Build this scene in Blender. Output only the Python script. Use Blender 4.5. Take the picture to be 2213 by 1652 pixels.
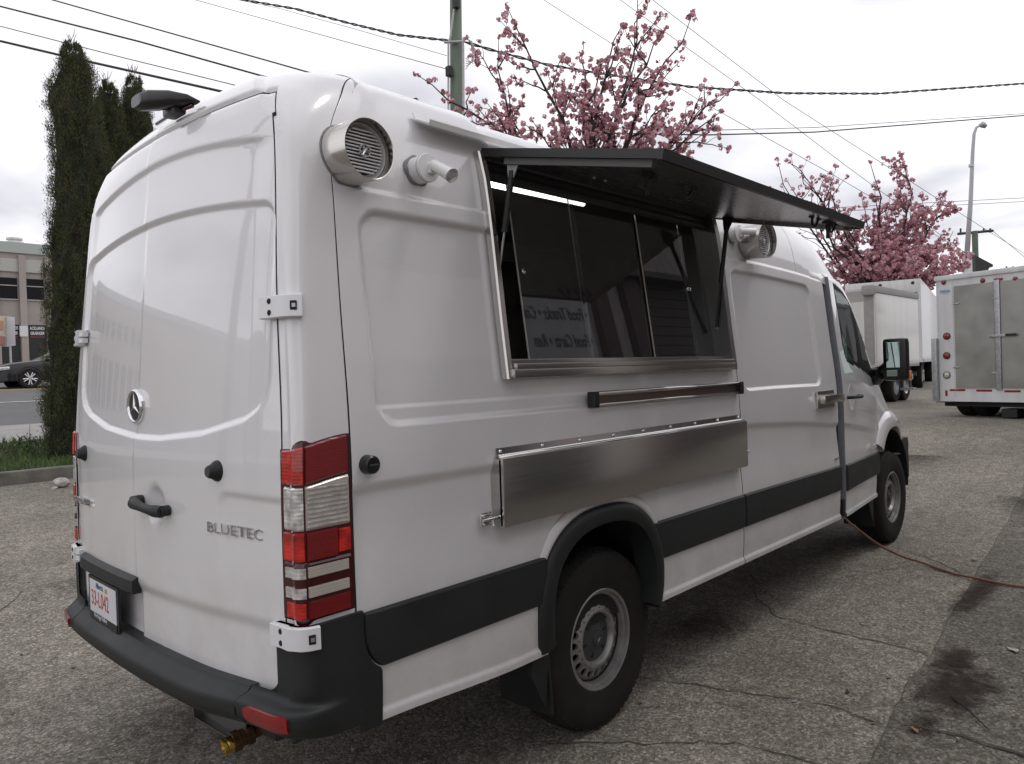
import bpy, bmesh, math, random
import numpy as np
from mathutils import Vector, Matrix
random.seed(7); rng = np.random.RandomState(11)
PI = math.pi
scene = bpy.context.scene
for o in list(bpy.data.objects): bpy.data.objects.remove(o)
COL = scene.collection

# ------------------------------------------------------------------ camera
CAM = np.array([-1.183, -1.929, 1.576])
MC = np.array([[0.6747200265447333, -0.03188469508398455, 0.7373847381108967],
               [-0.7372907480490092, 0.016890794235617415, 0.6753643860253682],
               [-0.033988801402917095, -0.9993488216281096, -0.012111733554768123]])
FPX = 1649.61
cam = bpy.data.cameras.new('camera'); co = bpy.data.objects.new('camera', cam); COL.objects.link(co)
cam.sensor_width = 36; cam.lens = FPX / 2213 * 36; cam.clip_start = .02; cam.clip_end = 2000
m = Matrix.Identity(4)
for r in range(3):
    m[r][0] = MC[r, 0]; m[r][1] = -MC[r, 1]; m[r][2] = -MC[r, 2]; m[r][3] = CAM[r]
co.matrix_world = m
scene.camera = co

# ------------------------------------------------------------------ light
SUN_EL, SUN_AZ = 62, -32          # azimuth of the sun measured from +x towards +y, degrees
world = bpy.data.worlds.new('World'); scene.world = world; world.use_nodes = True
wn = world.node_tree.nodes; wl = world.node_tree.links; wn.clear()
wo = wn.new('ShaderNodeOutputWorld'); bg = wn.new('ShaderNodeBackground'); bg.inputs[1].default_value = .10
sky = wn.new('ShaderNodeTexSky'); sky.sky_type = 'NISHITA'; sky.sun_disc = False
sky.sun_elevation = math.radians(SUN_EL); sky.sun_rotation = math.radians(90 - SUN_AZ)
tc = wn.new('ShaderNodeTexCoord'); sep = wn.new('ShaderNodeSeparateXYZ'); wl.new(tc.outputs['Generated'], sep.inputs[0])
# cloud layer: direction projected on a flat cloud deck
def mth(op, a, b=None, c=None):
    n = wn.new('ShaderNodeMath'); n.operation = op
    for i, v in enumerate((a, b, c)):
        if v is None: continue
        if isinstance(v, (int, float)): n.inputs[i].default_value = v
        else: wl.new(v, n.inputs[i])
    return n.outputs[0]
zz = mth('MAXIMUM', mth('ADD', sep.outputs[2], .16), .05)
cmb = wn.new('ShaderNodeCombineXYZ'); wl.new(mth('DIVIDE', sep.outputs[0], zz), cmb.inputs[0]); wl.new(mth('DIVIDE', sep.outputs[1], zz), cmb.inputs[1])
nz = wn.new('ShaderNodeTexNoise'); nz.inputs['Scale'].default_value = .75; nz.inputs['Detail'].default_value = 5; nz.inputs['Roughness'].default_value = .5
nz.inputs['Distortion'].default_value = .35
wl.new(cmb.outputs[0], nz.inputs['Vector'])
cr = wn.new('ShaderNodeValToRGB'); e = cr.color_ramp.elements
e[0].position = .38; e[0].color = (6.7, 6.6, 7.2, 1); e[1].position = .58; e[1].color = (11.6, 11.5, 11.8, 1)
e2 = cr.color_ramp.elements.new(.46); e2.color = (9.9, 9.85, 10.3, 1)
wl.new(nz.outputs[0], cr.inputs[0])
mx = wn.new('ShaderNodeMix'); mx.data_type = 'RGBA'; mx.inputs[0].default_value = .95
wl.new(sky.outputs[0], mx.inputs[6]); wl.new(cr.outputs[0], mx.inputs[7]); wl.new(mx.outputs[2], bg.inputs[0]); wl.new(bg.outputs[0], wo.inputs[0])
sl = bpy.data.lights.new('sun', 'SUN'); sl.energy = .5; sl.angle = math.radians(12); sl.color = (1, .97, .93)
so = bpy.data.objects.new('sun', sl); COL.objects.link(so)
sd = Vector((math.cos(math.radians(SUN_EL)) * math.cos(math.radians(SUN_AZ)), math.cos(math.radians(SUN_EL)) * math.sin(math.radians(SUN_AZ)), math.sin(math.radians(SUN_EL))))
so.rotation_euler = sd.to_track_quat('Z', 'Y').to_euler()
scene.view_settings.view_transform = 'Standard'; scene.view_settings.look = 'None'
scene.view_settings.exposure = .12; scene.view_settings.gamma = 1; scene.view_settings.use_curve_mapping = False
scene.render.engine = 'CYCLES'; scene.cycles.max_bounces = 8; scene.cycles.transparent_max_bounces = 12

# ------------------------------------------------------------------ helpers
def tag(o, label=None, cat=None, group=None, kind=None):
    if label: o['label'] = label
    if cat: o['category'] = cat
    if group: o['group'] = group
    if kind: o['kind'] = kind
    return o
def empty(name, loc, label, cat, group=None):
    o = bpy.data.objects.new(name, None); COL.objects.link(o); o.location = loc; o.empty_display_size = .2
    return tag(o, label, cat, group)
def smooth(me, on=True):
    if on: me.polygons.foreach_set('use_smooth', [True] * len(me.polygons))
def obj(name, verts, faces, mats, parent=None, sm=False, mi=None, angle=None):
    """mesh given in world coordinates; parent keeps it there"""
    me = bpy.data.meshes.new(name)
    v = [tuple(map(float, p)) for p in verts]
    if parent is not None:
        w = parent_world(parent); v = [(p[0] - w[0], p[1] - w[1], p[2] - w[2]) for p in v]
    me.from_pydata(v, [], [tuple(f) for f in faces]); me.update()
    if not isinstance(mats, (list, tuple)): mats = [mats]
    for q in mats: me.materials.append(q)
    if mi is not None: me.polygons.foreach_set('material_index', mi)
    if angle is not None:
        smooth(me)
        try: me.set_sharp_from_angle(angle=math.radians(angle))
        except Exception: pass
    elif sm: smooth(me)
    o = bpy.data.objects.new(name, me); COL.objects.link(o)
    if parent is not None: o.parent = parent
    return o
def parent_world(p):
    w = Vector((0, 0, 0))
    while p is not None:
        w = w + Vector(p.location); p = p.parent
    return w
class MB:
    """collects shapes into one mesh"""
    def __init__(s): s.v = []; s.f = []; s.m = []
    def add(s, v, f, m=0):
        n = len(s.v); s.v += [tuple(p) for p in v]; s.f += [tuple(i + n for i in q) for q in f]; s.m += [m] * len(f); return s
    def box(s, c, d, m=0, rot=None, bev=0):
        d = np.array(d) / 2.; c = np.array(c, float)
        if bev > 0:
            bm = bmesh.new(); bmesh.ops.create_cube(bm, size=2)
            for q in bm.verts: q.co = Vector((q.co.x * d[0], q.co.y * d[1], q.co.z * d[2]))
            bmesh.ops.bevel(bm, geom=list(bm.edges), offset=bev, segments=2, profile=.6, affect='EDGES')
            vs = [np.array(q.co) for q in bm.verts]; bm.verts.index_update(); fs = [[q.index for q in f.verts] for f in bm.faces]; bm.free()
        else:
            vs = [np.array((x, y, z)) * d for x in (-1, 1) for y in (-1, 1) for z in (-1, 1)]
            fs = [(0, 1, 3, 2), (4, 6, 7, 5), (0, 4, 5, 1), (2, 3, 7, 6), (0, 2, 6, 4), (1, 5, 7, 3)]
        if rot is not None: R = np.array(rot); vs = [R @ q for q in vs]
        return s.add([q + c for q in vs], fs, m)
    def tube(s, pts, r, n=8, m=0, cap=True):
        pts = [Vector(p) for p in pts]; k = len(pts)
        rs = r if isinstance(r, (list, tuple)) else [r] * k
        t0 = (pts[1] - pts[0]).normalized(); up = Vector((0, 0, 1)) if abs(t0.z) < .9 else Vector((1, 0, 0))
        u = t0.cross(up).normalized(); vs = []
        for i, p in enumerate(pts):
            t = (pts[min(i + 1, k - 1)] - pts[max(i - 1, 0)]).normalized()
            u = (u - t * u.dot(t)).normalized(); w = t.cross(u)
            for j in range(n):
                a = 2 * PI * j / n; vs.append(p + (u * math.cos(a) + w * math.sin(a)) * rs[i])
        fs = [(i * n + j, i * n + (j + 1) % n, (i + 1) * n + (j + 1) % n, (i + 1) * n + j) for i in range(k - 1) for j in range(n)]
        if cap: fs += [tuple(range(n))[::-1], tuple((k - 1) * n + j for j in range(n))]
        return s.add(vs, fs, m)
    def lathe(s, prof, c, ax, n=32, m=0, cap=False, ref=None):
        """prof: list of (radius, distance along ax)"""
        ax = Vector(ax).normalized(); up = Vector(ref) if ref is not None else (Vector((0, 0, 1)) if abs(ax.z) < .9 else Vector((1, 0, 0)))
        u = ax.cross(up).normalized(); w = ax.cross(u); c = Vector(c); vs = []
        for (r, h) in prof:
            for j in range(n):
                a = 2 * PI * j / n; vs.append(c + ax * h + (u * math.cos(a) + w * math.sin(a)) * r)
        fs = [(i * n + j, (i + 1) * n + j, (i + 1) * n + (j + 1) % n, i * n + (j + 1) % n) for i in range(len(prof) - 1) for j in range(n)]
        if cap: fs += [tuple(range(n)), tuple((len(prof) - 1) * n + j for j in range(n))[::-1]]
        return s.add(vs, fs, m)
    def prism(s, poly, ext, m=0):
        """poly: 3D points, ext: vector"""
        n = len(poly); ext = np.array(ext, float); vs = [np.array(p, float) for p in poly]; vs += [p + ext for p in vs]
        fs = [tuple(range(n))[::-1], tuple(range(n, 2 * n))] + [(i, (i + 1) % n, n + (i + 1) % n, n + i) for i in range(n)]
        return s.add(vs, fs, m)
    def build(s, name, mats, parent=None, sm=False, angle=None):
        return obj(name, s.v, s.f, mats, parent, sm, s.m, angle)
def fixn(o):
    bm = bmesh.new(); bm.from_mesh(o.data); bmesh.ops.recalc_face_normals(bm, faces=bm.faces); bm.to_mesh(o.data); bm.free(); return o
def text(name, body, size, ext, origin, xdir, ydir, mat, parent, align='LEFT', squash=1., shear=0, bold=0, space=1.0):
    cu = bpy.data.curves.new(name, 'FONT'); cu.body = body; cu.size = size; cu.extrude = ext; cu.align_x = align; cu.align_y = 'BOTTOM'
    cu.resolution_u = 3; cu.shear = shear; cu.offset = bold; cu.space_character = space
    t = bpy.data.objects.new(name, cu); COL.objects.link(t)
    dg = bpy.context.evaluated_depsgraph_get(); me = bpy.data.meshes.new_from_object(t.evaluated_get(dg))
    bpy.data.objects.remove(t)
    X = Vector(xdir).normalized(); Y = Vector(ydir).normalized(); Z = X.cross(Y); O = Vector(origin) - (parent_world(parent) if parent else Vector())
    for q in me.vertices: c = q.co.copy(); q.co = O + X * (c.x * squash) + Y * c.y + Z * c.z
    me.materials.clear(); me.materials.append(mat)
    o = bpy.data.objects.new(name, me); COL.objects.link(o); o.parent = parent
    return o

# ------------------------------------------------------------------ materials
def nm(name):
    mt = bpy.data.materials.new(name); mt.use_nodes = True; nt = mt.node_tree; return mt, nt, nt.nodes['Principled BSDF']
def mat(name, col, rough=.5, metal=0, coat=0, var=.0, vscale=8, bump=0, bscale=60, spec=.5, trans=0, emis=None, estr=0, coat_r=.05, stretch=None, ribs=0):
    mt, nt, b = nm(name); N = nt.nodes; L = nt.links
    b.inputs['Base Color'].default_value = (*col, 1); b.inputs['Roughness'].default_value = rough; b.inputs['Metallic'].default_value = metal
    b.inputs['Coat Weight'].default_value = coat; b.inputs['Coat Roughness'].default_value = coat_r; b.inputs['Coat IOR'].default_value = 1.62 if name.startswith('white_van') else 1.5; b.inputs['Specular IOR Level'].default_value = spec
    b.inputs['Transmission Weight'].default_value = trans
    if emis: b.inputs['Emission Color'].default_value = (*emis, 1); b.inputs['Emission Strength'].default_value = estr
    t = N.new('ShaderNodeTexCoord'); mp = N.new('ShaderNodeMapping'); L.new(t.outputs['Object'], mp.inputs[0])
    if stretch: mp.inputs['Scale'].default_value = stretch
    if var:
        n = N.new('ShaderNodeTexNoise'); n.inputs['Scale'].default_value = vscale; n.inputs['Detail'].default_value = 6; L.new(mp.outputs[0], n.inputs[0])
        r = N.new('ShaderNodeMapRange'); r.inputs[1].default_value = .3; r.inputs[2].default_value = .7; r.inputs[3].default_value = 1 - var; r.inputs[4].default_value = 1 + var
        L.new(n.outputs[0], r.inputs[0]); v = N.new('ShaderNodeVectorMath'); v.operation = 'SCALE'; v.inputs[0].default_value = col
        L.new(r.outputs[0], v.inputs['Scale']); L.new(v.outputs[0], b.inputs['Base Color'])
        r2 = N.new('ShaderNodeMapRange'); r2.inputs[1].default_value = .3; r2.inputs[2].default_value = .7; r2.inputs[3].default_value = max(.02, rough - var * .4); r2.inputs[4].default_value = min(1, rough + var * .4)
        L.new(n.outputs[0], r2.inputs[0]); L.new(r2.outputs[0], b.inputs['Roughness'])
    if ribs:
        w = N.new('ShaderNodeTexWave'); w.wave_type = 'BANDS'; w.bands_direction = 'Z'; w.inputs['Scale'].default_value = ribs; w.inputs['Distortion'].default_value = 1.2; w.inputs['Detail Scale'].default_value = 2; g_ = N.new('ShaderNodeNewGeometry'); L.new(g_.outputs['Position'], w.inputs[0])
        bp = N.new('ShaderNodeBump'); bp.inputs['Strength'].default_value = .12; bp.inputs['Distance'].default_value = .002; L.new(w.outputs[0], bp.inputs['Height']); L.new(bp.outputs[0], b.inputs['Normal'])
        rr_ = N.new('ShaderNodeMapRange'); rr_.inputs[3].default_value = .93; rr_.inputs[4].default_value = 1.07; L.new(w.outputs[0], rr_.inputs[0])
        v_ = N.new('ShaderNodeVectorMath'); v_.operation = 'SCALE'
        if b.inputs['Base Color'].links: L.new(b.inputs['Base Color'].links[0].from_socket, v_.inputs[0])
        else: v_.inputs[0].default_value = col
        L.new(rr_.outputs[0], v_.inputs['Scale']); L.new(v_.outputs[0], b.inputs['Base Color'])
    elif bump:
        n = N.new('ShaderNodeTexNoise'); n.inputs['Scale'].default_value = bscale; n.inputs['Detail'].default_value = 4; L.new(mp.outputs[0], n.inputs[0])
        bp = N.new('ShaderNodeBump'); bp.inputs['Strength'].default_value = bump; bp.inputs['Distance'].default_value = .01; L.new(n.outputs[0], bp.inputs['Height']); L.new(bp.outputs[0], b.inputs['Normal'])
    return mt
M = {}
M['paint'] = mat('white_van_paint', (.70, .69, .70), .30, coat=1, coat_r=.03, var=.012, vscale=1.5, bump=.012, bscale=4)
def add_dirt(mt):
    nt = mt.node_tree; N = nt.nodes; L = nt.links; b = N['Principled BSDF']; src = b.inputs['Base Color'].links[0].from_socket
    g = N.new('ShaderNodeNewGeometry'); sp_ = N.new('ShaderNodeSeparateXYZ'); L.new(g.outputs['Position'], sp_.inputs[0])
    r = N.new('ShaderNodeMapRange'); r.inputs[1].default_value = 1.15; r.inputs[2].default_value = .45; r.inputs[3].default_value = .04; r.inputs[4].default_value = .42; L.new(sp_.outputs[2], r.inputs[0])
    n = N.new('ShaderNodeTexNoise'); n.inputs['Scale'].default_value = 3.5; n.inputs['Detail'].default_value = 9; n.inputs['Roughness'].default_value = .7; L.new(g.outputs['Position'], n.inputs[0])
    r2 = N.new('ShaderNodeMapRange'); r2.inputs[1].default_value = .42; r2.inputs[2].default_value = .75; L.new(n.outputs[0], r2.inputs[0])
    mu = N.new('ShaderNodeMath'); mu.operation = 'MULTIPLY'; L.new(r.outputs[0], mu.inputs[0]); L.new(r2.outputs[0], mu.inputs[1])
    mx_ = N.new('ShaderNodeMix'); mx_.data_type = 'RGBA'; mx_.inputs[7].default_value = (.30, .26, .22, 1); L.new(mu.outputs[0], mx_.inputs[0]); L.new(src, mx_.inputs[6])
    v = N.new('ShaderNodeTexVoronoi'); v.inputs['Scale'].default_value = 14; L.new(g.outputs['Position'], v.inputs[0]); ls = N.new('ShaderNodeMath'); ls.operation = 'LESS_THAN'; ls.inputs[1].default_value = .030; L.new(v.outputs['Distance'], ls.inputs[0])
    m2 = N.new('ShaderNodeMath'); m2.operation = 'MULTIPLY'; m2.inputs[1].default_value = .35; L.new(ls.outputs[0], m2.inputs[0])
    mx2 = N.new('ShaderNodeMix'); mx2.data_type = 'RGBA'; mx2.inputs[7].default_value = (.2, .18, .16, 1); L.new(m2.outputs[0], mx2.inputs[0]); L.new(mx_.outputs[2], mx2.inputs[6]); L.new(mx2.outputs[2], b.inputs['Base Color'])
add_dirt(M['paint'])
M['black_gap'] = mat('black_gap', (.01, .01, .01), .8)
M['plastic'] = mat('dark_grey_plastic', (.018, .020, .0205), .52, var=.16, vscale=6, bump=.12, bscale=500, spec=.35)
M['plastic_s'] = mat('smooth_black_plastic', (.010, .010, .011), .32, var=.05)
M['rubber'] = mat('tyre_rubber', (.019, .018, .0165), .8, spec=.25, var=.25, vscale=14, bump=.15, bscale=90)
M['rim'] = mat('silver_painted_steel', (.27, .262, .255), .40, metal=.5, var=.18, vscale=20)
M['cap'] = mat('grey_hub_plastic', (.045, .047, .048), .5, var=.2, vscale=18)
M['dark'] = mat('wheel_well_black', (.012, .012, .012), .85, bump=.3, bscale=30)
M['stain'] = mat('brushed_stainless_steel', (.56, .54, .515), .20, metal=1, var=.035, vscale=3, bump=.012, bscale=30, stretch=(1, 1, 30))
M['jamb'] = mat('dull_stainless_jamb', (.24, .235, .23), .42, metal=1, var=.05)
M['lidch'] = mat('grey_lid_channel', (.10, .098, .095), .6, var=.2, vscale=6)
M['stain_in'] = mat('stainless_underside', (.52, .50, .50), .26, metal=1, var=.05, vscale=4, bump=.06, bscale=26, stretch=(1.2, 12, 1))
M['bare'] = mat('polished_metal', (.62, .61, .60), .16, metal=1, var=.06, vscale=9)
M['chrome'] = mat('chrome', (.75, .75, .76), .08, metal=1)
M['galv'] = mat('galvanised_steel', (.42, .43, .44), .42, metal=.8, var=.2, vscale=22)
M['grey_strip'] = mat('grey_blue_rubber_seal', (.17, .18, .20), .55, var=.1)
M['brass'] = mat('brass', (.52, .34, .08), .25, metal=1, var=.2, vscale=30)
M['brass_d'] = mat('tarnished_brass', (.10, .06, .03), .5, metal=.8, var=.4, vscale=30)
M['lampw'] = mat('white_enamel', (.72, .72, .71), .35, coat=.4, var=.04)
M['silicone'] = mat('grey_sealant', (.20, .20, .21), .6, var=.15, vscale=40, bump=.4, bscale=60)
M['hinge'] = mat('white_painted_hinge', (.70, .70, .71), .4, coat=.3, var=.02)
M['flour'] = mat('lit_fluorescent_tube', (.9, .9, .9), .5, emis=(1, .98, .94), estr=3.5)
M['wall_in'] = mat('dim_interior_lining', (.22, .21, .20), .45, metal=.3, var=.2, vscale=3)
M['lens_c'] = mat('clear_lamp_lens', (.66, .65, .64), .12, metal=.55, var=.40, vscale=38, coat=1, ribs=26)
M['lens_w'] = mat('frosted_lamp_lens', (.50, .465, .42), .25, metal=.2, var=.08, vscale=10, coat=1, ribs=34)
M['lens_r'] = mat('red_lamp_lens', (.17, .004, .005), .15, coat=.9, spec=.3, var=.15, vscale=8, ribs=40)
M['lens_rb'] = mat('bright_red_lens', (.42, .012, .006), .14, coat=.9, spec=.3, var=.75, vscale=18, ribs=30)
M['lens_rd'] = mat('dark_red_lens', (.05, .003, .005), .2, coat=.7, spec=.3)
M['refl'] = mat('red_reflector', (.24, .006, .006), .3, coat=.6, var=.1, vscale=80, bump=.2, bscale=300)
M['amber'] = mat('amber_lens', (.8, .22, .03), .2, coat=1)
M['lett'] = mat('dull_chrome', (.60, .60, .61), .20, metal=1)
M['plate'] = mat('plate_white', (.60, .61, .64), .45, var=.04)
M['plate_r'] = mat('plate_red_ink', (.45, .07, .05), .5)
M['plate_b'] = mat('plate_blue_ink', (.06, .08, .20), .5)
M['black'] = mat('satin_black_metal', (.02, .02, .021), .4, metal=.2)
M['red_cable'] = mat('faded_red_cord_jacket', (.17, .075, .05), .6, var=.2, vscale=6)
def glass(name, tint, rough=0.0, mixf=None, ior=1.5, boost=1.0, haze=.0):
    mt = bpy.data.materials.new(name); mt.use_nodes = True; nt = mt.node_tree; N = nt.nodes; L = nt.links; N.clear()
    o = N.new('ShaderNodeOutputMaterial'); t = N.new('ShaderNodeBsdfTransparent'); t.inputs[0].default_value = (*tint, 1)
    g = N.new('ShaderNodeBsdfGlossy'); g.inputs['Roughness'].default_value = rough; g.inputs[0].default_value = (.95, .96, .97, 1)
    f = N.new('ShaderNodeFresnel'); f.inputs[0].default_value = ior; mu = N.new('ShaderNodeMath'); mu.operation = 'MULTIPLY'; mu.inputs[1].default_value = boost; mu.use_clamp = True
    dfs = N.new('ShaderNodeBsdfDiffuse'); dfs.inputs[0].default_value = (.5, .5, .52, 1); dm = N.new('ShaderNodeMixShader'); dm.inputs[0].default_value = haze; L.new(t.outputs[0], dm.inputs[1]); L.new(dfs.outputs[0], dm.inputs[2])  # grey diffuse share is painted haze, lifting the blacks seen through the glass
    L.new(f.outputs[0], mu.inputs[0]); x = N.new('ShaderNodeMixShader'); L.new(mu.outputs[0], x.inputs[0]); L.new(dm.outputs[0], x.inputs[1]); L.new(g.outputs[0], x.inputs[2]); L.new(x.outputs[0], o.inputs[0])
    return mt
M['pane'] = glass('serving_window_glass', (.66, .69, .68), .004, ior=1.55, boost=1.25, haze=.06)
M['pane_edge'] = mat('polished_glass_edge', (.55, .52, .46), .2, coat=1)
M['cabglass'] = glass('tinted_cab_glass', (.36, .46, .42), .0, ior=1.45, boost=.55)
M['mirror'] = mat('mirror_glass', (.30, .38, .36), .03, metal=1)
M['surround'] = mat('matt_black_window_surround', (.006, .006, .007), .6, spec=.08)
def layered(name, stops, scale, extra=None, rough=.9, bump=.5, bdist=.006, big=None, wet=None):
    """aggregate surface: stones of several colours (random per cell) with relief"""
    mt, nt, b = nm(name); N = nt.nodes; L = nt.links
    t = N.new('ShaderNodeTexCoord'); v = N.new('ShaderNodeTexVoronoi'); v.inputs['Scale'].default_value = scale; L.new(t.outputs['Object'], v.inputs['Vector'])
    v2 = N.new('ShaderNodeTexVoronoi'); v2.inputs['Scale'].default_value = scale * 2.7; L.new(t.outputs['Object'], v2.inputs['Vector'])
    s = N.new('ShaderNodeSeparateColor'); L.new(v.outputs['Color'], s.inputs[0]); s2 = N.new('ShaderNodeSeparateColor'); L.new(v2.outputs['Color'], s2.inputs[0])
    ad = N.new('ShaderNodeMath'); ad.operation = 'MULTIPLY_ADD'; ad.inputs[1].default_value = .45; L.new(s2.outputs[0], ad.inputs[0])
    h = N.new('ShaderNodeMath'); h.operation = 'MULTIPLY'; h.inputs[1].default_value = .55; L.new(s.outputs[0], h.inputs[0]); L.new(h.outputs[0], ad.inputs[2])
    r = N.new('ShaderNodeValToRGB'); L.new(ad.outputs[0], r.inputs[0]); el = r.color_ramp.elements
    el[0].position = stops[0][0]; el[0].color = (*stops[0][1], 1); el[1].position = stops[-1][0]; el[1].color = (*stops[-1][1], 1)
    for p, c in stops[1:-1]: q = el.new(p); q.color = (*c, 1)
    n = N.new('ShaderNodeTexNoise'); n.inputs['Scale'].default_value = .9; n.inputs['Detail'].default_value = 8; n.inputs['Roughness'].default_value = .62; L.new(t.outputs['Object'], n.inputs[0])
    mr = N.new('ShaderNodeMapRange'); mr.inputs[1].default_value = .3; mr.inputs[2].default_value = .7; mr.inputs[3].default_value = .80; mr.inputs[4].default_value = 1.16; L.new(n.outputs[0], mr.inputs[0])
    n3 = N.new('ShaderNodeTexNoise'); n3.inputs['Scale'].default_value = 9; n3.inputs['Detail'].default_value = 5; L.new(t.outputs['Object'], n3.inputs[0])
    mr3 = N.new('ShaderNodeMapRange'); mr3.inputs[1].default_value = .3; mr3.inputs[2].default_value = .7; mr3.inputs[3].default_value = .8; mr3.inputs[4].default_value = 1.2; L.new(n3.outputs[0], mr3.inputs[0])
    mm = N.new('ShaderNodeMath'); mm.operation = 'MULTIPLY'; L.new(mr.outputs[0], mm.inputs[0]); L.new(mr3.outputs[0], mm.inputs[1])
    sc = N.new('ShaderNodeVectorMath'); sc.operation = 'SCALE'; L.new(r.outputs[0], sc.inputs[0]); L.new(mm.outputs[0], sc.inputs['Scale'])
    L.new(sc.outputs[0], b.inputs['Base Color']); b.inputs['Roughness'].default_value = rough; b.inputs['Specular IOR Level'].default_value = .3
    a2 = N.new('ShaderNodeMath'); a2.operation = 'ADD'; L.new(v.outputs['Distance'], a2.inputs[0])
    sb = N.new('ShaderNodeMath'); sb.operation = 'MULTIPLY'; sb.inputs[1].default_value = .6; L.new(s2.outputs[1], sb.inputs[0]); L.new(sb.outputs[0], a2.inputs[1])
    bp = N.new('ShaderNodeBump'); bp.inputs['Strength'].default_value = bump; bp.inputs['Distance'].default_value = bdist; bp.invert = True; L.new(a2.outputs[0], bp.inputs['Height']); L.new(bp.outputs[0], b.inputs['Normal'])
    return mt
asp = [(0., (.060, .052, .042)), (.3, (.135, .119, .098)), (.5, (.185, .165, .137)), (.68, (.252, .229, .195)), (.82, (.34, .311, .268)), (1., (.52, .485, .43))]
M['asphalt'] = layered('worn_asphalt_aggregate', asp, 80, bump=.45, bdist=.005)
M['apron'] = layered('old_concrete_apron', [(p, tuple(c * .68 for c in q)) for p, q in asp], 72, bump=.4, bdist=.005)
M['road'] = mat('street_asphalt', (.115, .113, .115), .9, var=.15, vscale=2, bump=.3, bscale=60)
M['walk'] = mat('pale_concrete_walk', (.27, .26, .25), .9, var=.12, vscale=3, bump=.2, bscale=40)
M['curb'] = mat('mossy_concrete_curb', (.12, .112, .098), .95, var=.35, vscale=5, bump=.6, bscale=30)
M['yellow'] = mat('worn_yellow_paint', (.50, .33, .09), .8, var=.2)
M['white_line'] = mat('worn_white_paint', (.55, .55, .54), .8, var=.2)
M['soil'] = mat('dark_soil', (.05, .04, .028), .95, var=.4, vscale=6, bump=.6, bscale=25)
M['crack'] = mat('dirt_filled_crack', (.050, .046, .038), .95, var=.3, vscale=20)
M['stainm'] = mat('oily_stain', (.05, .042, .042), .75, var=.45, vscale=9)

# ------------------------------------------------------------------ terrain
YK = [-400, 3, 9.5, 11, 12.7, 16.8, 21, 25.6, 28, 39, 60, 400]; ZK = [0, 0, .34, .42, .56, .79, 1.24, 1.55, 1.65, 1.95, 2.2, 3.0]
def ss(a, b, x):
    t = np.clip((x - a) / (b - a), 0, 1); return t * t * (3 - 2 * t)
def gz(x, y):
    return np.interp(y, YK, ZK) + .5 * ss(7, 14.5, x) * (1 - ss(6, 12, y))
def sheet(name, xs, ys, dz, m_, **k):
    xs = np.array(xs, float); ys = np.array(ys, float); X, Y = np.meshgrid(xs, ys, indexing='ij'); Z = gz(X, Y) + dz
    v = np.stack([X, Y, Z], -1).reshape(-1, 3); n = len(ys)
    f = [(i * n + j, (i + 1) * n + j, (i + 1) * n + j + 1, i * n + j + 1) for i in range(len(xs) - 1) for j in range(n - 1)]
    return obj(name, v, f, m_, None, True)
gx = np.concatenate([[-400, -150, -60, -30, -15], np.arange(-10, 30, .5), [35, 50, 80, 150, 400, 900]])
gy = np.concatenate([[-400, -100, -40, -20, -10], np.arange(-6, 30, .5), [32, 35, 39, 45, 60, 100, 400]])
tag(sheet('ground', gx, gy, 0, M['asphalt']), kind='structure')
rx = np.concatenate([[-120, -60, -30], np.arange(-20, 60, 2), [80, 140]])
tag(sheet('sidewalk', rx, np.linspace(12.95, 16.7, 6), .05, M['walk']), kind='structure')
tag(sheet('road', rx, np.linspace(16.8, 36.5, 30), .010, M['road']), kind='structure')
tag(sheet('far_sidewalk', rx, [36.5, 38, 40.5], .10, M['walk']), kind='structure')
tag(sheet('road_white_line', rx, [21.0, 21.14], .016, M['white_line']), kind='structure')
tag(sheet('road_yellow_line', rx, [25.5, 25.68], .016, M['yellow']), kind='structure')
tag(sheet('road_yellow_line', rx, [25.95, 26.13], .016, M['yellow']), kind='structure')
# grass island with its kerb (left, behind the van)
ix = np.concatenate([np.arange(-30, -2, 2), np.arange(-2, 8.6, .25)])
tag(sheet('grass_island', ix, np.linspace(9.75, 12.95, 14), .13, M['soil']), kind='structure')
mb = MB(); cxs = np.arange(-20.3, 8.6, 1.8)
for i, x0 in enumerate(cxs[:-1]):
    x1 = cxs[i + 1] - .015; y = 9.62 + .02 * math.sin(i * 2.1); z = float(gz(x0, y))
    mb = MB(); dz = random.uniform(-.012, .012)
    mb.box(((x0 + x1) / 2, y, z + .075 + dz), (x1 - x0, .17, .19), bev=.02)
    o = mb.build('kerb_stone', M['curb']); o['kind'] = 'structure'; 

# ------------------------------------------------------------------ van body surface (x forward, y left, z up; right side at y = 0)
VW = 1.93; HALF = VW / 2
PZ = [.40, .47, .66, .86, 1.25, 1.42, 1.80, 2.19, 2.30, 2.40, 2.48, 2.55, 2.60, 2.635, 2.66]
PD = [.03, .012, .0, .0, .0, .006, .045, .085, .10, .122, .155, .205, .27, .36, .50]
PX = [.02, .01, .0, .0, .003, .012, .040, .078, .090, .103, .128, .175, .245, .34, .46]
HX = [3.3, 3.9, 4.35, 4.75, 5.1, 5.4, 5.75, 6.0, 6.3, 6.55, 6.7, 6.9]
HZ = [2.66, 2.635, 2.585, 2.44, 2.25, 1.99, 1.62, 1.43, 1.29, 1.15, .95, .70]
TX = [4.0, 4.3, 4.8, 5.3, 5.9, 6.3, 6.6, 6.8, 6.9]; TY = [0, .004, .045, .09, .13, .20, .34, .58, .80]
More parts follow.
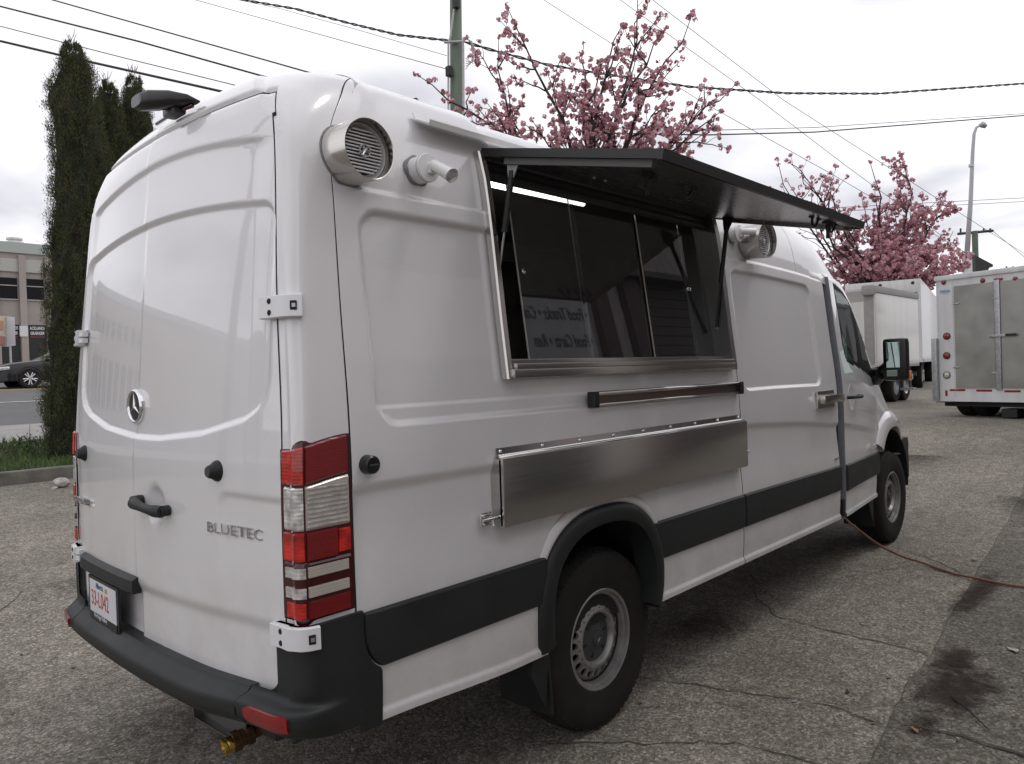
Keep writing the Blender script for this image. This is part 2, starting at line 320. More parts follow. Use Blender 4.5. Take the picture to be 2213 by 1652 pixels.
def pchip(xk, yk):
    xk = np.array(xk, float); yk = np.array(yk, float); h = np.diff(xk); d = np.diff(yk) / h; mm = np.zeros(len(xk)); mm[0] = d[0]; mm[-1] = d[-1]
    for i in range(1, len(xk) - 1):
        mm[i] = 0 if d[i - 1] * d[i] <= 0 else 2 * d[i - 1] * d[i] / (d[i - 1] + d[i])
    def f(x):
        x = np.clip(x, xk[0], xk[-1]); i = np.clip(np.searchsorted(xk, x) - 1, 0, len(xk) - 2); t = (x - xk[i]) / h[i]
        return (2 * t ** 3 - 3 * t ** 2 + 1) * yk[i] + (t ** 3 - 2 * t ** 2 + t) * h[i] * mm[i] + (-2 * t ** 3 + 3 * t ** 2) * yk[i + 1] + (t ** 3 - t ** 2) * h[i] * mm[i + 1]
    return f
delta = pchip(PZ, PD); xrear = pchip(PZ, PX); taper = pchip(TX, TY); Hf = pchip(HX, HZ)
def crown(y): return .045 * (((y - HALF) / (HALF - .1)) ** 2 - 1)
def lx(x, y): return .034 * np.clip((np.asarray(y, float) - HALF) / HALF, 0, 1.05) ** 8 * (1 - ss(.1, .9, x))
def mir(x, y, z): y2 = VW - float(y); return (float(x) + float(lx(x, y2)), y2, float(z))
def rrect(x, z, x0, x1, z0, z1, r):
    cx = (x0 + x1) / 2; cz = (z0 + z1) / 2; qx = np.abs(x - cx) - (x1 - x0) / 2 + r; qz = np.abs(z - cz) - (z1 - z0) / 2 + r
    return np.hypot(np.maximum(qx, 0), np.maximum(qz, 0)) + np.minimum(np.maximum(qx, qz), 0) - r
def side_feat(x, z):
    d = .014 * ss(2.182, 2.197, z) * (1 - ss(5.2, 5.5, x)) * ss(.20 + np.maximum(z - 2.19, 0) * .65, .26 + np.maximum(z - 2.19, 0) * .65, x)
    d = d + .007 * ss(2.150, 2.160, z) * 0
    a = rrect(x, z, .30, 2.745, 1.415, 2.125, .09); d = d + .016 * (1 - ss(-.020, 0.0, a))
    a2 = rrect(x, z, .29, 2.76, 1.478, 2.3, .001); d = d + .005 * (1 - ss(-.006, .002, a2)) * (1 - ss(-.01, .01, a))
    b = rrect(x, z, 2.86, 4.03, 1.425, 2.125, .08); d = d + .016 * (1 - ss(-.020, 0.0, b))
    cz = np.interp(x, [0, 2.9, 3.6, 4.48, 5.3], [1.255, 1.25, 1.215, 1.14, 1.03])
    d = d + .017 * (1 - ss(cz - .045, cz, z)) * ss(.86, 1.12, z) * (1 - ss(5.0, 5.5, x)) * ss(.17, .22, x)
    d = d - .012 * (1 - ss(.492, .512, z))
    # pressed bowl behind the front door handle
    d = d + .018 * np.exp(-(((x - 4.66) / .09) ** 2 + ((z - 1.31) / .075) ** 2) ** 2)
    return d
def side_y(x, z): return delta(z) + side_feat(x, z) + taper(x)
def rear_feat(y, z):
    d = 0. * y
    yy = np.abs(y - HALF) + .035
    top = 2.40 - .055 * (yy / .75) ** 2; cr_ = top - z
    d = d + .011 * ss(0., .024, cr_) * (1 - ss(.03, .30, cr_) * .55) * (1 - ss(.70, .82, yy))
    rt = 2.195 - .05 * (yy / .75) ** 2.0; rb = np.interp(yy, [0, .15, .45, .70, .82, 2], [1.372, 1.373, 1.398, 1.447, 1.498, 1.56])
    sd_ = np.maximum(np.maximum(z - rt, rb - z), yy - .845)
    # rounded corners
    qa = np.maximum(z - (rt - .08), 0); qb = np.maximum(yy - .765, 0); rc = np.hypot(qa, qb) - .08
    sd_ = np.where((qa > 0) & (qb > 0), rc, sd_)
    qa = np.maximum((rb + .09) - z, 0); qb = np.maximum(yy - .755, 0); rc = np.hypot(qa, qb) - .09
    sd_ = np.where((qa > 0) & (qb > 0), rc, sd_)
    d = d + .0135 * (1 - ss(-.024, 0., sd_))
    # right door lower swage (starts 0.42 m in) and the long swage above the plate
    q = rrect(y, z, -.3, .45, .70, 1.235 - .0, .06) + 0 * y; d = d + .010 * (1 - ss(-.03, 0, q)) * ss(.95, 1.15, z)
    zl = .845 + .02 * (yy / .85) ** 2; d = d + .013 * (1 - ss(zl - .05, zl, z))
    # plate recess, left door
    q = rrect(y, z, 1.06, 1.78, .60, .84, .03); d = d + .018 * (1 - ss(-.02, 0, q))
    # handle bowl
    d = d + .022 * np.exp(-(((y - .885) / .06) ** 2 + ((z - 1.143) / .065) ** 2) ** 2)
    # left door sits a little deeper: the right one overlaps it
    d = d + -.0 + .0022 * ss(1.068, 1.074, y)
    return d
RC = .048
def Rc(z): return RC + .17 * ss(2.30, 2.62, z)
def perim(s, z, off=0., feat=True, rc=None):
    """point on the body by distance s from the ideal rear right corner: s>0 along the side, s<0 across the rear"""
    s = np.asarray(s, float); z = np.asarray(z, float); s, z = np.broadcast_arrays(s, z)
    R = Rc(z) if rc is None else rc + 0 * z
    dl = delta(z); xr = xrear(z)
    xs = xr + .045 * 0
    t = np.clip((s + R) / (2 * R), 0, 1) * PI / 2
    # flat parts
    xS = xs * (1 - ss(R, R + .24, s)) + s; yS = dl + (side_feat(xS, z) if feat else 0) + taper(xS)
    yR = dl - s - dl * ss(.3, HALF, -s); xR = xr + crown(yR) + (rear_feat(yR, z) if feat else 0)
    xC = xs + R * (1 - np.sin(t)) * 1.0; yC = dl + R * (1 - np.cos(t))
    # t=0 : rear end (x=xr, y=dl+R) ; t=90: side end
    xC = xs + R * (1 - np.cos(t)); yC = dl + R * (1 - np.sin(t))
    x = np.where(s >= R, xS, np.where(s <= -R, xR, xC)); y = np.where(s >= R, yS, np.where(s <= -R, yR, yC))
    nx = np.where(s >= R, 0, np.where(s <= -R, -1, -np.cos(t))); ny = np.where(s >= R, -1, np.where(s <= -R, 0, -np.sin(t)))
    return x + nx * off, y + ny * off, z + 0 * x
def seam_cols(s, w=.0033): return [(s - .007, 0), (s - w, 0), (s - w + .0006, 1), (s + w - .0006, 1), (s + w, 0), (s + .007, 0)]
def body_grid(cols, rows, seamdepth=.014):
    """cols: (s, deep) rows: z of the row template.  returns XYZ grids"""
    S = np.array([c[0] for c in cols]); D = np.array([c[1] for c in cols]); Z = np.array(rows)
    SS, ZZ = np.meshgrid(S, Z, indexing='ij'); DD = np.repeat(D[:, None], len(Z), 1)
    return SS, ZZ, DD
rowz = sorted(set(np.round(np.concatenate([
    [.472, .478, .484, .49, .495, .50, .505, .51, .515, .53, .56, .60, .64], np.arange(.66, .87, .012), np.arange(.87, 1.13, .02), np.arange(1.13, 1.27, .006),
    np.arange(1.27, 1.37, .02), np.arange(1.37, 1.50, .005), [1.51, 1.53, 1.55], [1.564, 1.59], np.arange(1.62, 2.07, .022), np.arange(2.07, 2.21, .0048),
    np.arange(2.21, 2.34, .016), np.arange(2.34, 2.412, .007), [2.425, 2.44, 2.455, 2.47, 2.48, 2.486, 2.487, 2.492, 2.493, 2.50, 2.515, 2.53, 2.545, 2.56, 2.575, 2.59, 2.60, 2.612, 2.623, 2.633, 2.642, 2.65, 2.656, 2.66]]), 4)))
rowz = [z for i, z in enumerate(rowz) if i == 0 or z - rowz[i - 1] > .0009]
DS = -.087            # door seam (distance from the corner)
S2 = .186; S3 = 2.790; S4 = 4.385   # seams on the side
sc = []
sc += [(float(s), 0) for s in np.arange(.065, S2 - .01, .02)] + seam_cols(S2)
sc += [(float(s), 0) for s in np.arange(S2 + .02, .272, .02)] + [(float(s), 0) for s in np.arange(.275, .345, .005)]
sc += [(float(s), 0) for s in np.arange(.36, .40, .01)] + [(float(s), 0) for s in np.arange(.41, .92, .03)] + [(.93, 0)]
xa = np.arange(.96, 2.70, .03); sc += [(float(s), 0) for s in xa] + [(2.715, 0), (2.722, 0), (2.728, 0), (2.734, 0), (2.740, 0), (2.746, 0), (2.755, 0), (2.77, 0)]
sc += seam_cols(S3) + [(2.81, 0), (2.83, 0)] + [(float(s), 0) for s in np.arange(2.85, 2.945, .006)] + [(float(s), 0) for s in np.arange(2.96, 3.85, .04)] + seam_cols(3.87, .0020) + [(3.90, 0), (3.93, 0)]
sc += [(float(s), 0) for s in np.arange(3.95, 4.04, .006)] + [(4.06, 0), (4.10, 0), (4.16, 0), (4.22, 0), (4.28, 0), (4.30, 0), (4.34, 0)] + seam_cols(S4, .004)
sc += [(float(s), 0) for s in np.arange(4.41, 5.9, .018)] + [(float(s), 0) for s in np.arange(5.93, 6.9, .05)] + [(6.9, 0)]
cc = [(float(s), 0) for s in np.linspace(-.06, .06, 13)]
rc_ = seam_cols(DS) + [(float(s), 0) for s in -np.arange(.105, HALF - .006, .011)] + [(-HALF, 0)]
rearS = sorted([c for c in rc_] + [(-.07, 0)], key=lambda c: c[0])
cols = sorted(rearS + cc + sc, key=lambda c: c[0])
cols = [c for i, c in enumerate(cols) if i == 0 or c[0] - cols[i - 1][0] > .0003]
def warp(X, Y, Z):
    """front end: roof line falls, nose closes; rear: crowned roof edge"""
    H = Hf(np.clip(X, 3.3, 6.9)); k = np.clip((H - .9) / (2.66 - .9), 0.0, 1)
    Zn = np.where((X > 3.3) & (Z > .9), .9 + (Z - .9) * k, Z)
    zc = Z; lean = ss(2.25, 2.62, zc) * .05 * (1 - ((np.clip(Y, 0, 2) - HALF) / HALF) ** 2)
    Zn = Zn + np.where(X < 1.0, lean, 0)
    Zn = Zn + .032 * ss(.95, .2, X) * (1 - ss(.50, .62, Z)) * (Y < .5)
    return X, Y, Zn
def body_xyz(S, Z):
    X, Y, ZZ = perim(S, Z)
    # shoulder is tighter towards the nose
    k = ss(4.6, 5.8, X); sh = np.maximum(delta(ZZ) - delta(2.2), 0)
    Y = np.where(ZZ > 2.2, Y - sh * k * .55, Y)
    # features must keep their real height on the falling front: evaluate again at the warped height
    X, Y, Zn = warp(X, Y, ZZ)
    yf = delta(ZZ) + side_feat(X, Zn) + taper(X) - np.where(ZZ > 2.2, sh * k * .55, 0)
    Y = np.where((X > 4.2) & (S > .3), yf, Y)
    Y = np.where((S > S4 + .0037) & (Zn < 2.2) & (X < 5.47), Y - .012, Y)
    return X, Y, Zn
S_, Z_, D_ = body_grid(cols, rowz)
X, Y, Zw = body_xyz(S_, Z_)
# sink the seams
deep = (D_ > 0)
zdt = 2.4895
isS2 = np.abs(S_ - S2) < .004; isS3 = np.abs(S_ - S3) < .004; isS4 = np.abs(S_ - S4) < .005; isD = np.abs(S_ - DS) < .004; isR = np.abs(S_ - 3.87) < .003
lim = np.where(isS2, Z_ < 2.7, np.where(isS3, Z_ < 2.45, np.where(isS4, Z_ < 2.16, np.where(isD, Z_ < zdt, np.where(isR, Z_ > 2.2, False)))))
deep = deep & lim
deepr = ((np.abs(Z_ - 2.4865) < .0008) | (np.abs(Z_ - 2.4925) < .0008)) & (S_ < DS + .003)
dd = deep | deepr
_R = Rc(Z_); _t = np.clip((S_ + _R) / (2 * _R), 0, 1) * PI / 2
X = np.where(dd, X + .014 * np.cos(_t), X); Y = np.where(dd, Y + .014 * np.sin(_t), Y)
# shift the rear door seam sideways is given by S; corner seam leans in with the body
van = empty('food_truck', (3.0, 1.0, 0), 'white high-roof panel van converted to a food truck with its serving hatch propped open', 'van')
nC, nR = X.shape
P = np.stack([X, Y, Zw], -1).reshape(-1, 3)
def arch_r(x, z):   # opening of the rear wheel arch (inner edge)
    return (np.abs((x - 1.475) / .412) ** 2.4 + np.abs((z - .60) / .362) ** 2.4)
def arch_f(x, z): return (np.abs((x - 5.85) / .50) ** 2.3 + np.abs((z - .56) / .48) ** 2.3)
FW = [(4.53, 2.16), (4.68, 2.145), (4.86, 2.115), (5.04, 2.05), (5.252, 1.874), (5.40, 1.742), (5.54, 1.612), (5.70, 1.475), (5.80, 1.375), (5.70, 1.375), (5.313, 1.463), (4.92, 1.535), (4.63, 1.565), (4.585, 1.60), (4.565, 1.66), (4.55, 1.9)]
GL1 = [(4.56, 2.105), (4.80, 2.09), (5.01, 2.045), (5.05, 1.79), (4.99, 1.567), (4.62, 1.594), (4.60, 1.66)]
GL2 = [(5.21, 1.925), (5.40, 1.80), (5.54, 1.66), (5.45, 1.57), (5.21, 1.59)]
def inpoly2(x, z): return inpoly(x, z, GL1) or inpoly(x, z, GL2)
def inpoly(x, z, poly):
    c = False; n = len(poly)
    for i in range(n):
        x1, z1 = poly[i]; x2, z2 = poly[(i + 1) % n]
        if (z1 > z) != (z2 > z) and x < (x2 - x1) * (z - z1) / (z2 - z1) + x1: c = not c
    return c
names = {}
WX0, WX1, WZ0, WZ1 = .93, 2.715, 1.564, 2.411
for i in range(nC - 1):
    sm_ = (cols[i][0] + cols[i + 1][0]) / 2
    for j in range(nR - 1):
        a = i * nR + j; b = (i + 1) * nR + j; q = (a, b, b + 1, a + 1)
        x, y, z = P[list(q)].mean(0); zt = (rowz[j] + rowz[j + 1]) / 2
        if 0 <= sm_ < .265 and z < .62: continue
        isdeep = (dd[i, j] or dd[i + 1, j]) and (dd[i, j + 1] or dd[i + 1, j + 1])
        if sm_ < .0 and z < .595: continue
        if sm_ < DS and zt < 2.4895: nme = 'rear_door'
        elif sm_ < S2 and zt < 2.70: nme = 'rear_corner_panel'
        elif sm_ < S3:
            nme = 'side_panel'
            if WX0 < x < WX1 and WZ0 < zt < WZ1: continue
            if z < 1.0 and arch_r(x, z) < 1: continue
        elif 4.30 < sm_ < S4 - .0045 and .46 < zt < 2.187: continue
        elif sm_ < S4: nme = 'sliding_door' if zt < 2.187 else 'roof_side'
        else:
            if z < 1.1 and arch_f(x, z) < 1: continue
            if inpoly(x, z, FW): nme = 'side_window' if inpoly2(x, z) else 'window_surround'
            elif x < 5.47: nme = 'front_door' if zt < 2.187 else 'roof_side'
            else: nme = 'front_wing'
        names.setdefault(nme, ([], []))
        names[nme][0].append(q); names[nme][1].append(1 if isdeep else 0)
def sub(name, faces, mi, mats, parent, src=P, flip=False):
    idx = {}; vs = []; fs = []
    for f in faces:
        g = []
        for k in f:
            if k not in idx: idx[k] = len(vs); vs.append(src[k])
            g.append(idx[k])
        fs.append(g[::-1] if flip else g)
    return obj(name, vs, fs, mats, parent, True, mi)
PM = P.copy(); PM[:, 1] = VW - PM[:, 1]; PM[:, 0] += lx(PM[:, 0], PM[:, 1])
parts = {}
o = sub('side_window', names['side_window'][0], None, M['cabglass'], van)
# left side of the body: mirrored, without the serving hatch
lf = []; lw = []; rw = []
for i in range(nC - 1):
    sm_ = (cols[i][0] + cols[i + 1][0]) / 2
    for j in range(nR - 1):
        a = i * nR + j; b = (i + 1) * nR + j; q = (a, b, b + 1, a + 1); x, y, z = P[list(q)].mean(0); y = VW - y; zt = (rowz[j] + rowz[j + 1]) / 2
        if sm_ < .0 and z < .595: continue
        if z < 1.0 and arch_r(x, z) < 1 or z < 1.1 and arch_f(x, z) < 1: continue
        if sm_ < DS and zt < 2.4895: (lw if y > 1.071 else rw).append(q)
        elif sm_ > S4 and inpoly(x, z, FW): continue
        else: lf.append(q)
# the left rear door: mirrored grid, but its own features (plate recess, overlap) evaluated at the true place
LS = PM.reshape(nC, nR, 3).copy()
for i in range(nC):
    if cols[i][0] < -.06:
        yy_ = LS[i, :, 1]; zr_ = np.array(rowz)
        LS[i, :, 0] += rear_feat(yy_, zr_) - rear_feat(VW - yy_, zr_)
LSf = LS.reshape(-1, 3)
both = np.concatenate([P, LSf]); nP = len(P)
for nme, (fs, mi) in names.items():
    if nme == 'side_window': continue
    if nme == 'rear_door':
        fs = fs + [tuple(k + nP for k in q)[::-1] for q in rw]; mi = mi + [0] * len(rw)
    parts[nme] = sub(nme, fs, mi, [M['surround' if nme == 'window_surround' else 'paint'], M['black_gap']], van, both)
o = sub('body_left_side', lf, None, M['paint'], van, LSf, True)
o = sub('rear_door', lw, None, M['paint'], van, LSf, True); o['label'] = 'left rear door with the number plate'
parts['rear_door']['label'] = 'right rear door with handle and star emblem'
# left cab glass
lg = [q for q in names['side_window'][0]]; sub('side_window', lg, None, M['cabglass'], van, PM, True)
# roof, windscreen, bonnet: bridge the two top rows
top = [i * nR + nR - 1 for i in range(nC)]; rs = []; ws = []; hs = []
fi = [i for i in range(nC) if cols[i][0] >= .0]
for k in range(len(fi) - 1):
    i0, i1 = fi[k], fi[k + 1]; xm = (X[i0, -1] + X[i1, -1]) / 2
    (rs if xm < 4.55 else ws if xm < 5.95 else hs).append((i0, i1))
def bridge(name, prs, mt, crown_h=.03):
    vs = []; fs = []; n = 8
    ks = [prs[0][0]] + [p[1] for p in prs]
    for k in ks:
        a = P[k * nR + nR - 1]; b = PM[k * nR + nR - 1]
        for t in range(n + 1):
            u = t / n; p = a * (1 - u) + b * u; vs.append((p[0] + (.10 * 4 * u * (1 - u) if a[0] > 4.4 else 0), p[1], p[2] + crown_h * 4 * u * (1 - u)))
    for i in range(len(ks) - 1):
        for t in range(n): q = i * (n + 1) + t; fs.append((q, q + n + 1, q + n + 2, q + 1))
    return obj(name, vs, fs, mt, van, True)
bridge('roof', rs, M['paint']); bridge('windscreen', ws, M['cabglass'], .0); bridge('bonnet', hs, M['paint'])
# rear part of the roof
ri = [i for i in range(nC) if cols[i][0] <= 0.0]
ring = [P[i * nR + nR - 1] for i in ri[::-1]] + [PM[i * nR + nR - 1] for i in ri]
obj('roof_rear', ring, [tuple(range(len(ring)))], M['paint'], van)
# grille/nose closing and underbody
nose = MB(); nose.box((6.80, 1.0, .78), (.12, 1.1, .62), bev=.03); nose.build('front_grille', M['plastic'], van)
ub = MB(); ub.box((2.75, .965, .52), (4.9, 1.74, .12)); ub.box((1.0, .35, .46), (1.5, .10, .12)); ub.box((3.6, .35, .46), (3.2, .08, .14))
ub.box((3.6, 1.65, .46), (3.2, .08, .14)); ub.box((3.2, 1.0, .40), (2.2, .5, .2)); ub.build('underbody', M['dark'], van)
# wheel wells
for (wx, n_) in ((1.475, 'r'), (5.85, 'f')):
    for ysgn in (0, 1):
        w = MB(); n = 24; vs = []
        Rw = .47 if n_ == 'r' else .50
        for t in range(n + 1):
            a = -0.15 + (PI + .3) * t / n
            for yy_ in (.03, .42):
                y_ = yy_ + (.09 if n_ == 'f' else 0); y_ = y_ if not ysgn else VW - y_
                vs.append((wx + Rw * math.cos(a), y_, .50 + Rw * .95 * math.sin(a)))
        fs = [(2 * t, 2 * t + 1, 2 * t + 3, 2 * t + 2) for t in range(n)] + [tuple(2 * t + 1 for t in range(n + 1))]
        obj('wheel_well', vs, fs, M['dark'], van, True)
# ------------------------------------------------------------------ trim laid on the body
def patch(name, svals, zlo, zhi, off, mt, parent, nz=8, rc=None, edge=.010, base=-.012, flat=True, mirror=False, sm_angle=35, feat=False, offf=None):
    """raised panel on the body between two height curves, with rounded edges and closed sides"""
    sv = list(svals); n = len(sv); V = []; F = []
    ts = [0, .0, .04] + list(np.linspace(.1, .9, nz)) + [.96, 1., 1.]
    k = len(ts)
    for i, s_ in enumerate(sv):
        a = zlo(s_) if callable(zlo) else zlo; b = zhi(s_) if callable(zhi) else zhi
        for j, t in enumerate(ts):
            z_ = a + (b - a) * t
            o_ = off(s_, t, z_) if callable(off) else off
            if j in (0, k - 1): o_ = base
            elif j in (1, k - 2): o_ = o_ - edge * .8
            endf = min((s_ - sv[0]), (sv[-1] - s_))
            x_, y_, zz_ = perim(s_, z_, o_, feat, rc)
            V.append((float(x_), float(y_), float(zz_)))
    for i in range(n - 1):
        for j in range(k - 1): F.append((i * k + j, (i + 1) * k + j, (i + 1) * k + j + 1, i * k + j + 1))
    for i in (0, n - 1):     # end caps
        c0 = len(V)
        for j, t in enumerate(ts):
            s_ = sv[i]; a = zlo(s_) if callable(zlo) else zlo; b = zhi(s_) if callable(zhi) else zhi
            x_, y_, zz_ = perim(s_, a + (b - a) * t, base, feat, rc); V.append((float(x_), float(y_), float(zz_)))
        for j in range(k - 1):
            q = (i * k + j, i * k + j + 1, c0 + j + 1, c0 + j); F.append(q if i == 0 else q[::-1])
    if mirror: V = [mir(*v_) for v_ in V]; F = [f[::-1] for f in F]
    return obj(name, V, F, mt, parent, angle=sm_angle)
ar = np.arange
def zc_lo(x): return .672
def zc_hi(x): return .856 - .012 * max(0, x - 3) / 2
# side cladding, four lengths
def clad(name, x0, x1, lo, hi, extra=0, xtra=(), **k):
    xs = sorted(set(list(xtra) + [x0, x0 + .006] + list(np.linspace(x0 + .02, x1 - .02, max(3, int((x1 - x0) / .06)))) + [x1 - .006, x1]))
    def off(s_, t, z_):
        e_ = min(s_ - x0, x1 - s_); return extra + .016 - (.010 if e_ < .004 else 0) + .004 * math.sin(PI * t)
    for mi_ in (False, True):
        patch(name, xs, lo, hi, off, M['plastic'], van, mirror=mi_, **k)
def lo_rear(s_):   # rounded lower rear corner of the first length
    return .675 + .165 * (1 - math.sqrt(max(0., 1 - (max(0., .285 - s_) / .082) ** 2)))
clad('side_cladding', .207, 1.075, lo_rear, zc_hi, xtra=[.212, .218, .226, .236, .248, .262, .275, .285])
clad('side_cladding', 1.86, 2.783, .675, zc_hi)
clad('side_cladding', 2.797, 4.298, .675, zc_hi)
clad('side_cladding', 4.394, 5.40, .655, lambda x: .842 - .01 * (x - 4.4), extra=.010)
# rear wheel arch trim
def arch_pts(k, dz=0, n=44, a0=-.42, a1=PI + .42, cx=1.475, cz=.60, ax=.375, az=.325, e=2.4):
    o_ = []
    for i in range(n + 1):
        t = a0 + (a1 - a0) * i / n; c_, s_ = math.cos(t), math.sin(t)
        r_ = 1.0 / (abs(c_) ** e + abs(s_) ** e) ** (1 / e)
        o_.append((cx + (ax + k) * r_ * c_, cz + (az + k) * r_ * s_))
    return o_
def arch_trim(name, mt, prof, mirror, **kw):
    """prof: list of (widening from the opening, outward offset)"""
    V = []; F = []; rows_ = [arch_pts(k, **kw) for k, o_ in prof]; n = len(rows_[0])
    for (k, o_), r_ in zip(prof, rows_):
        for x_, z_ in r_: V.append((x_, float(delta(z_) + taper(x_)) - o_, z_))
    for a in range(len(prof) - 1):
        for i in range(n - 1): F.append((a * n + i, a * n + i + 1, (a + 1) * n + i + 1, (a + 1) * n + i))
    if mirror: V = [mir(*v_) for v_ in V]; F = [f[::-1] for f in F]
    return fixn(obj(name, V, F, mt, van, angle=40))
for mi_ in (False, True):
    arch_trim('wheel_arch_trim', M['plastic'], [(.0, -.10), (-.004, .0), (-.002, .024), (.012, .031), (.045, .030), (.066, .022), (.074, .010), (.076, -.01)], mi_, a0=-.36, a1=PI + .30)
    # painted swage just outside the trim
    arch_trim('wheel_arch_lip', M['paint'], [(.074, .002), (.082, .010), (.094, .012), (.108, .006), (.118, -.004)], mi_, a0=.50, a1=PI - .50)
    arch_trim('front_arch_lip', M['paint'], [(-.0, -.08), (-.0, .02), (.004, .042), (.02, .050), (.06, .046), (.10, .03), (.125, .010), (.135, -.01)], mi_, cx=5.85, cz=.56, ax=.46, az=.44, e=2.3, a0=.35, a1=PI - .62)
# mud flaps
for ysg in (0, 1):
    for (x_, y0, y1, z0, z1) in ((1.115, .03, .31, .20, .72), (5.36, .12, .36, .22, .66)):
        mb = MB(); yc = (y0 + y1) / 2; yc = yc if not ysg else VW - yc
        a_ = math.radians(-4); R_ = [[math.cos(a_), 0, math.sin(a_)], [0, 1, 0], [-math.sin(a_), 0, math.cos(a_)]]
        mb.box((x_, yc, (z0 + z1) / 2), (.018, y1 - y0, z1 - z0), rot=R_, bev=.006); mb.build('mud_flap', M['plastic'], van, angle=40)
        mb = MB(); yf = y0 - .004 if not ysg else VW - y0 + .004
        mb.prism([(x_ - .05, yf, z1 + .01), (x_ + .03, yf, z1 + .01), (x_ - .03, yf, z0 + .05), (x_ - .11, yf, z0 + .20)], (0, .02 if not ysg else -.02, 0)); mb.build('mud_flap_bracket', M['plastic'], van)
# ------------------------------------------------------------------ bumper
def bump_off(s_, z_):
    f = ss(.16, -.04, s_) if True else 0
    step = ss(.634, .578, z_) * (.055 * float(f) + .0)
    bot = -.030 * float(ss(.545, .508, z_)) * float(f)
    return .014 + float(step) + bot
ts_ = [.504, .508, .516, .526, .54, .555, .57, .580, .588, .594, .600, .606, .612, .618, .624, .631]
def dzb(s_, z_, mirror):
    if mirror: return 0.
    return float(.035 * ss(-.6, -.15, s_) * (1 - .55 * ss(-.03, .2, s_)) * (1 - .55 * ss(.585, .625, z_)) * (1 - ss(.631, .72, z_)))
def bumper_piece(name, svals, zs, mt, mirror, parent, mask=None):
    V = []; F = []; k = len(zs) + 2
    for s_ in svals:
        for j in range(k):
            z_ = zs[min(max(j - 1, 0), len(zs) - 1)]; o_ = bump_off(s_, z_)
            if j in (0, k - 1): o_ = -.035
            x_, y_, zz_ = perim(s_, z_, o_, False, .05 + .05 * float(ss(.66, .58, z_))); V.append((float(x_), float(y_), float(zz_) + dzb(s_, z_, mirror)))
    n = len(svals)
    for i in range(n - 1):
        for j in range(k - 1):
            if mask and mask((svals[i] + svals[i + 1]) / 2, V[i * k + j][2]): continue
            F.append((i * k + j, (i + 1) * k + j, (i + 1) * k + j + 1, i * k + j + 1))
    if mirror: V = [mir(*v_) for v_ in V]; F = [f[::-1] for f in F]
    return obj(name, V, F, mt, parent, angle=50)
for mi_ in (False, True):
    o = bumper_piece('rear_bumper', [-HALF] + list(ar(-.94, -.27, .03)) + [-.262, -.257], ts_, M['plastic'], mi_, van)
zz2 = ts_ + [.640, .66, .68, .70, .73, .76, .79, .82, .845, .860, .866]
def cmask(s_, z_):
    if s_ < -.118 and z_ > .652: 
        return True
    return False
for mi_ in (False, True):
    svc = [-.251, -.247] + list(ar(-.235, -.13, .015)) + [-.122, -.118] + list(ar(-.105, .20, .012)) + [.203]
    o = bumper_piece('bumper_corner', svc, zz2, M['plastic'], mi_, van, cmask); o['label'] = 'black bumper corner with red reflector'
    # lower corner running forward to the painted sill
    patch('bumper_corner_end', [.199, .2075, .212, .218, .226, .236, .248, .262, .268, .272], .488, lambda s_: .858 if s_ < .203 else lo_rear(s_) - .006, lambda s_, t, z_: .013 if s_ < .27 else .006, M['plastic'], van, mirror=mi_)
    # red reflector
    def zr0(s_): return .540 + .0 * s_
    sv_ = list(np.linspace(-.200, -.035, 16))
    V = []; F = []
    for i, s_ in enumerate(sv_):
        e_ = min(i, 15 - i); h = [0.006, .002][min(e_, 1)] if e_ < 2 else 0
        lo_ = .530 + h + .02 * max(0, (-.16 - s_) / .04); hi_ = .584 - h
        for z_, o2 in ((lo_, -.004), (lo_, .009), ((lo_ + hi_) / 2, .010), (hi_, .009), (hi_, -.004)):
            x_, y_, q_ = perim(s_, z_, bump_off(s_, z_) + o2, False, .10); V.append((float(x_), float(y_), float(q_) + dzb(s_, z_, mi_)))
    F = [(i * 5 + j, (i + 1) * 5 + j, (i + 1) * 5 + j + 1, i * 5 + j + 1) for i in range(15) for j in range(4)] + [(0, 1, 2, 3, 4), (79, 78, 77, 76, 75)]
    if mi_: V = [mir(*v_) for v_ in V]; F = [f[::-1] for f in F]
    obj('red_reflector', V, F, M['refl'], van, angle=40)
# fillet of black plastic at the rounded lower corner of each rear door
for mi_ in (False, True):
    V = []; F = []
    n = 14; poly = []
    for i in range(n + 1):
        a = PI / 2 * i / n; poly.append((-.175 + .060 * math.sin(a) * 1.0, .735 - .085 * math.cos(a) - .0))
    out = [(p, (-.112, p[1])) for p in poly]
    for (p, q) in out:
        for (s_, z_) in (p, q):
            x_, y_, zz_ = perim(s_, z_, .006, False); V.append((float(x_), float(y_), float(zz_)))
    F = [(2 * i, 2 * i + 1, 2 * i + 3, 2 * i + 2) for i in range(n)]
    if mi_: V = [mir(*v_) for v_ in V]
    fixn(obj('door_corner_gap', V, F, M['black_gap'], van))
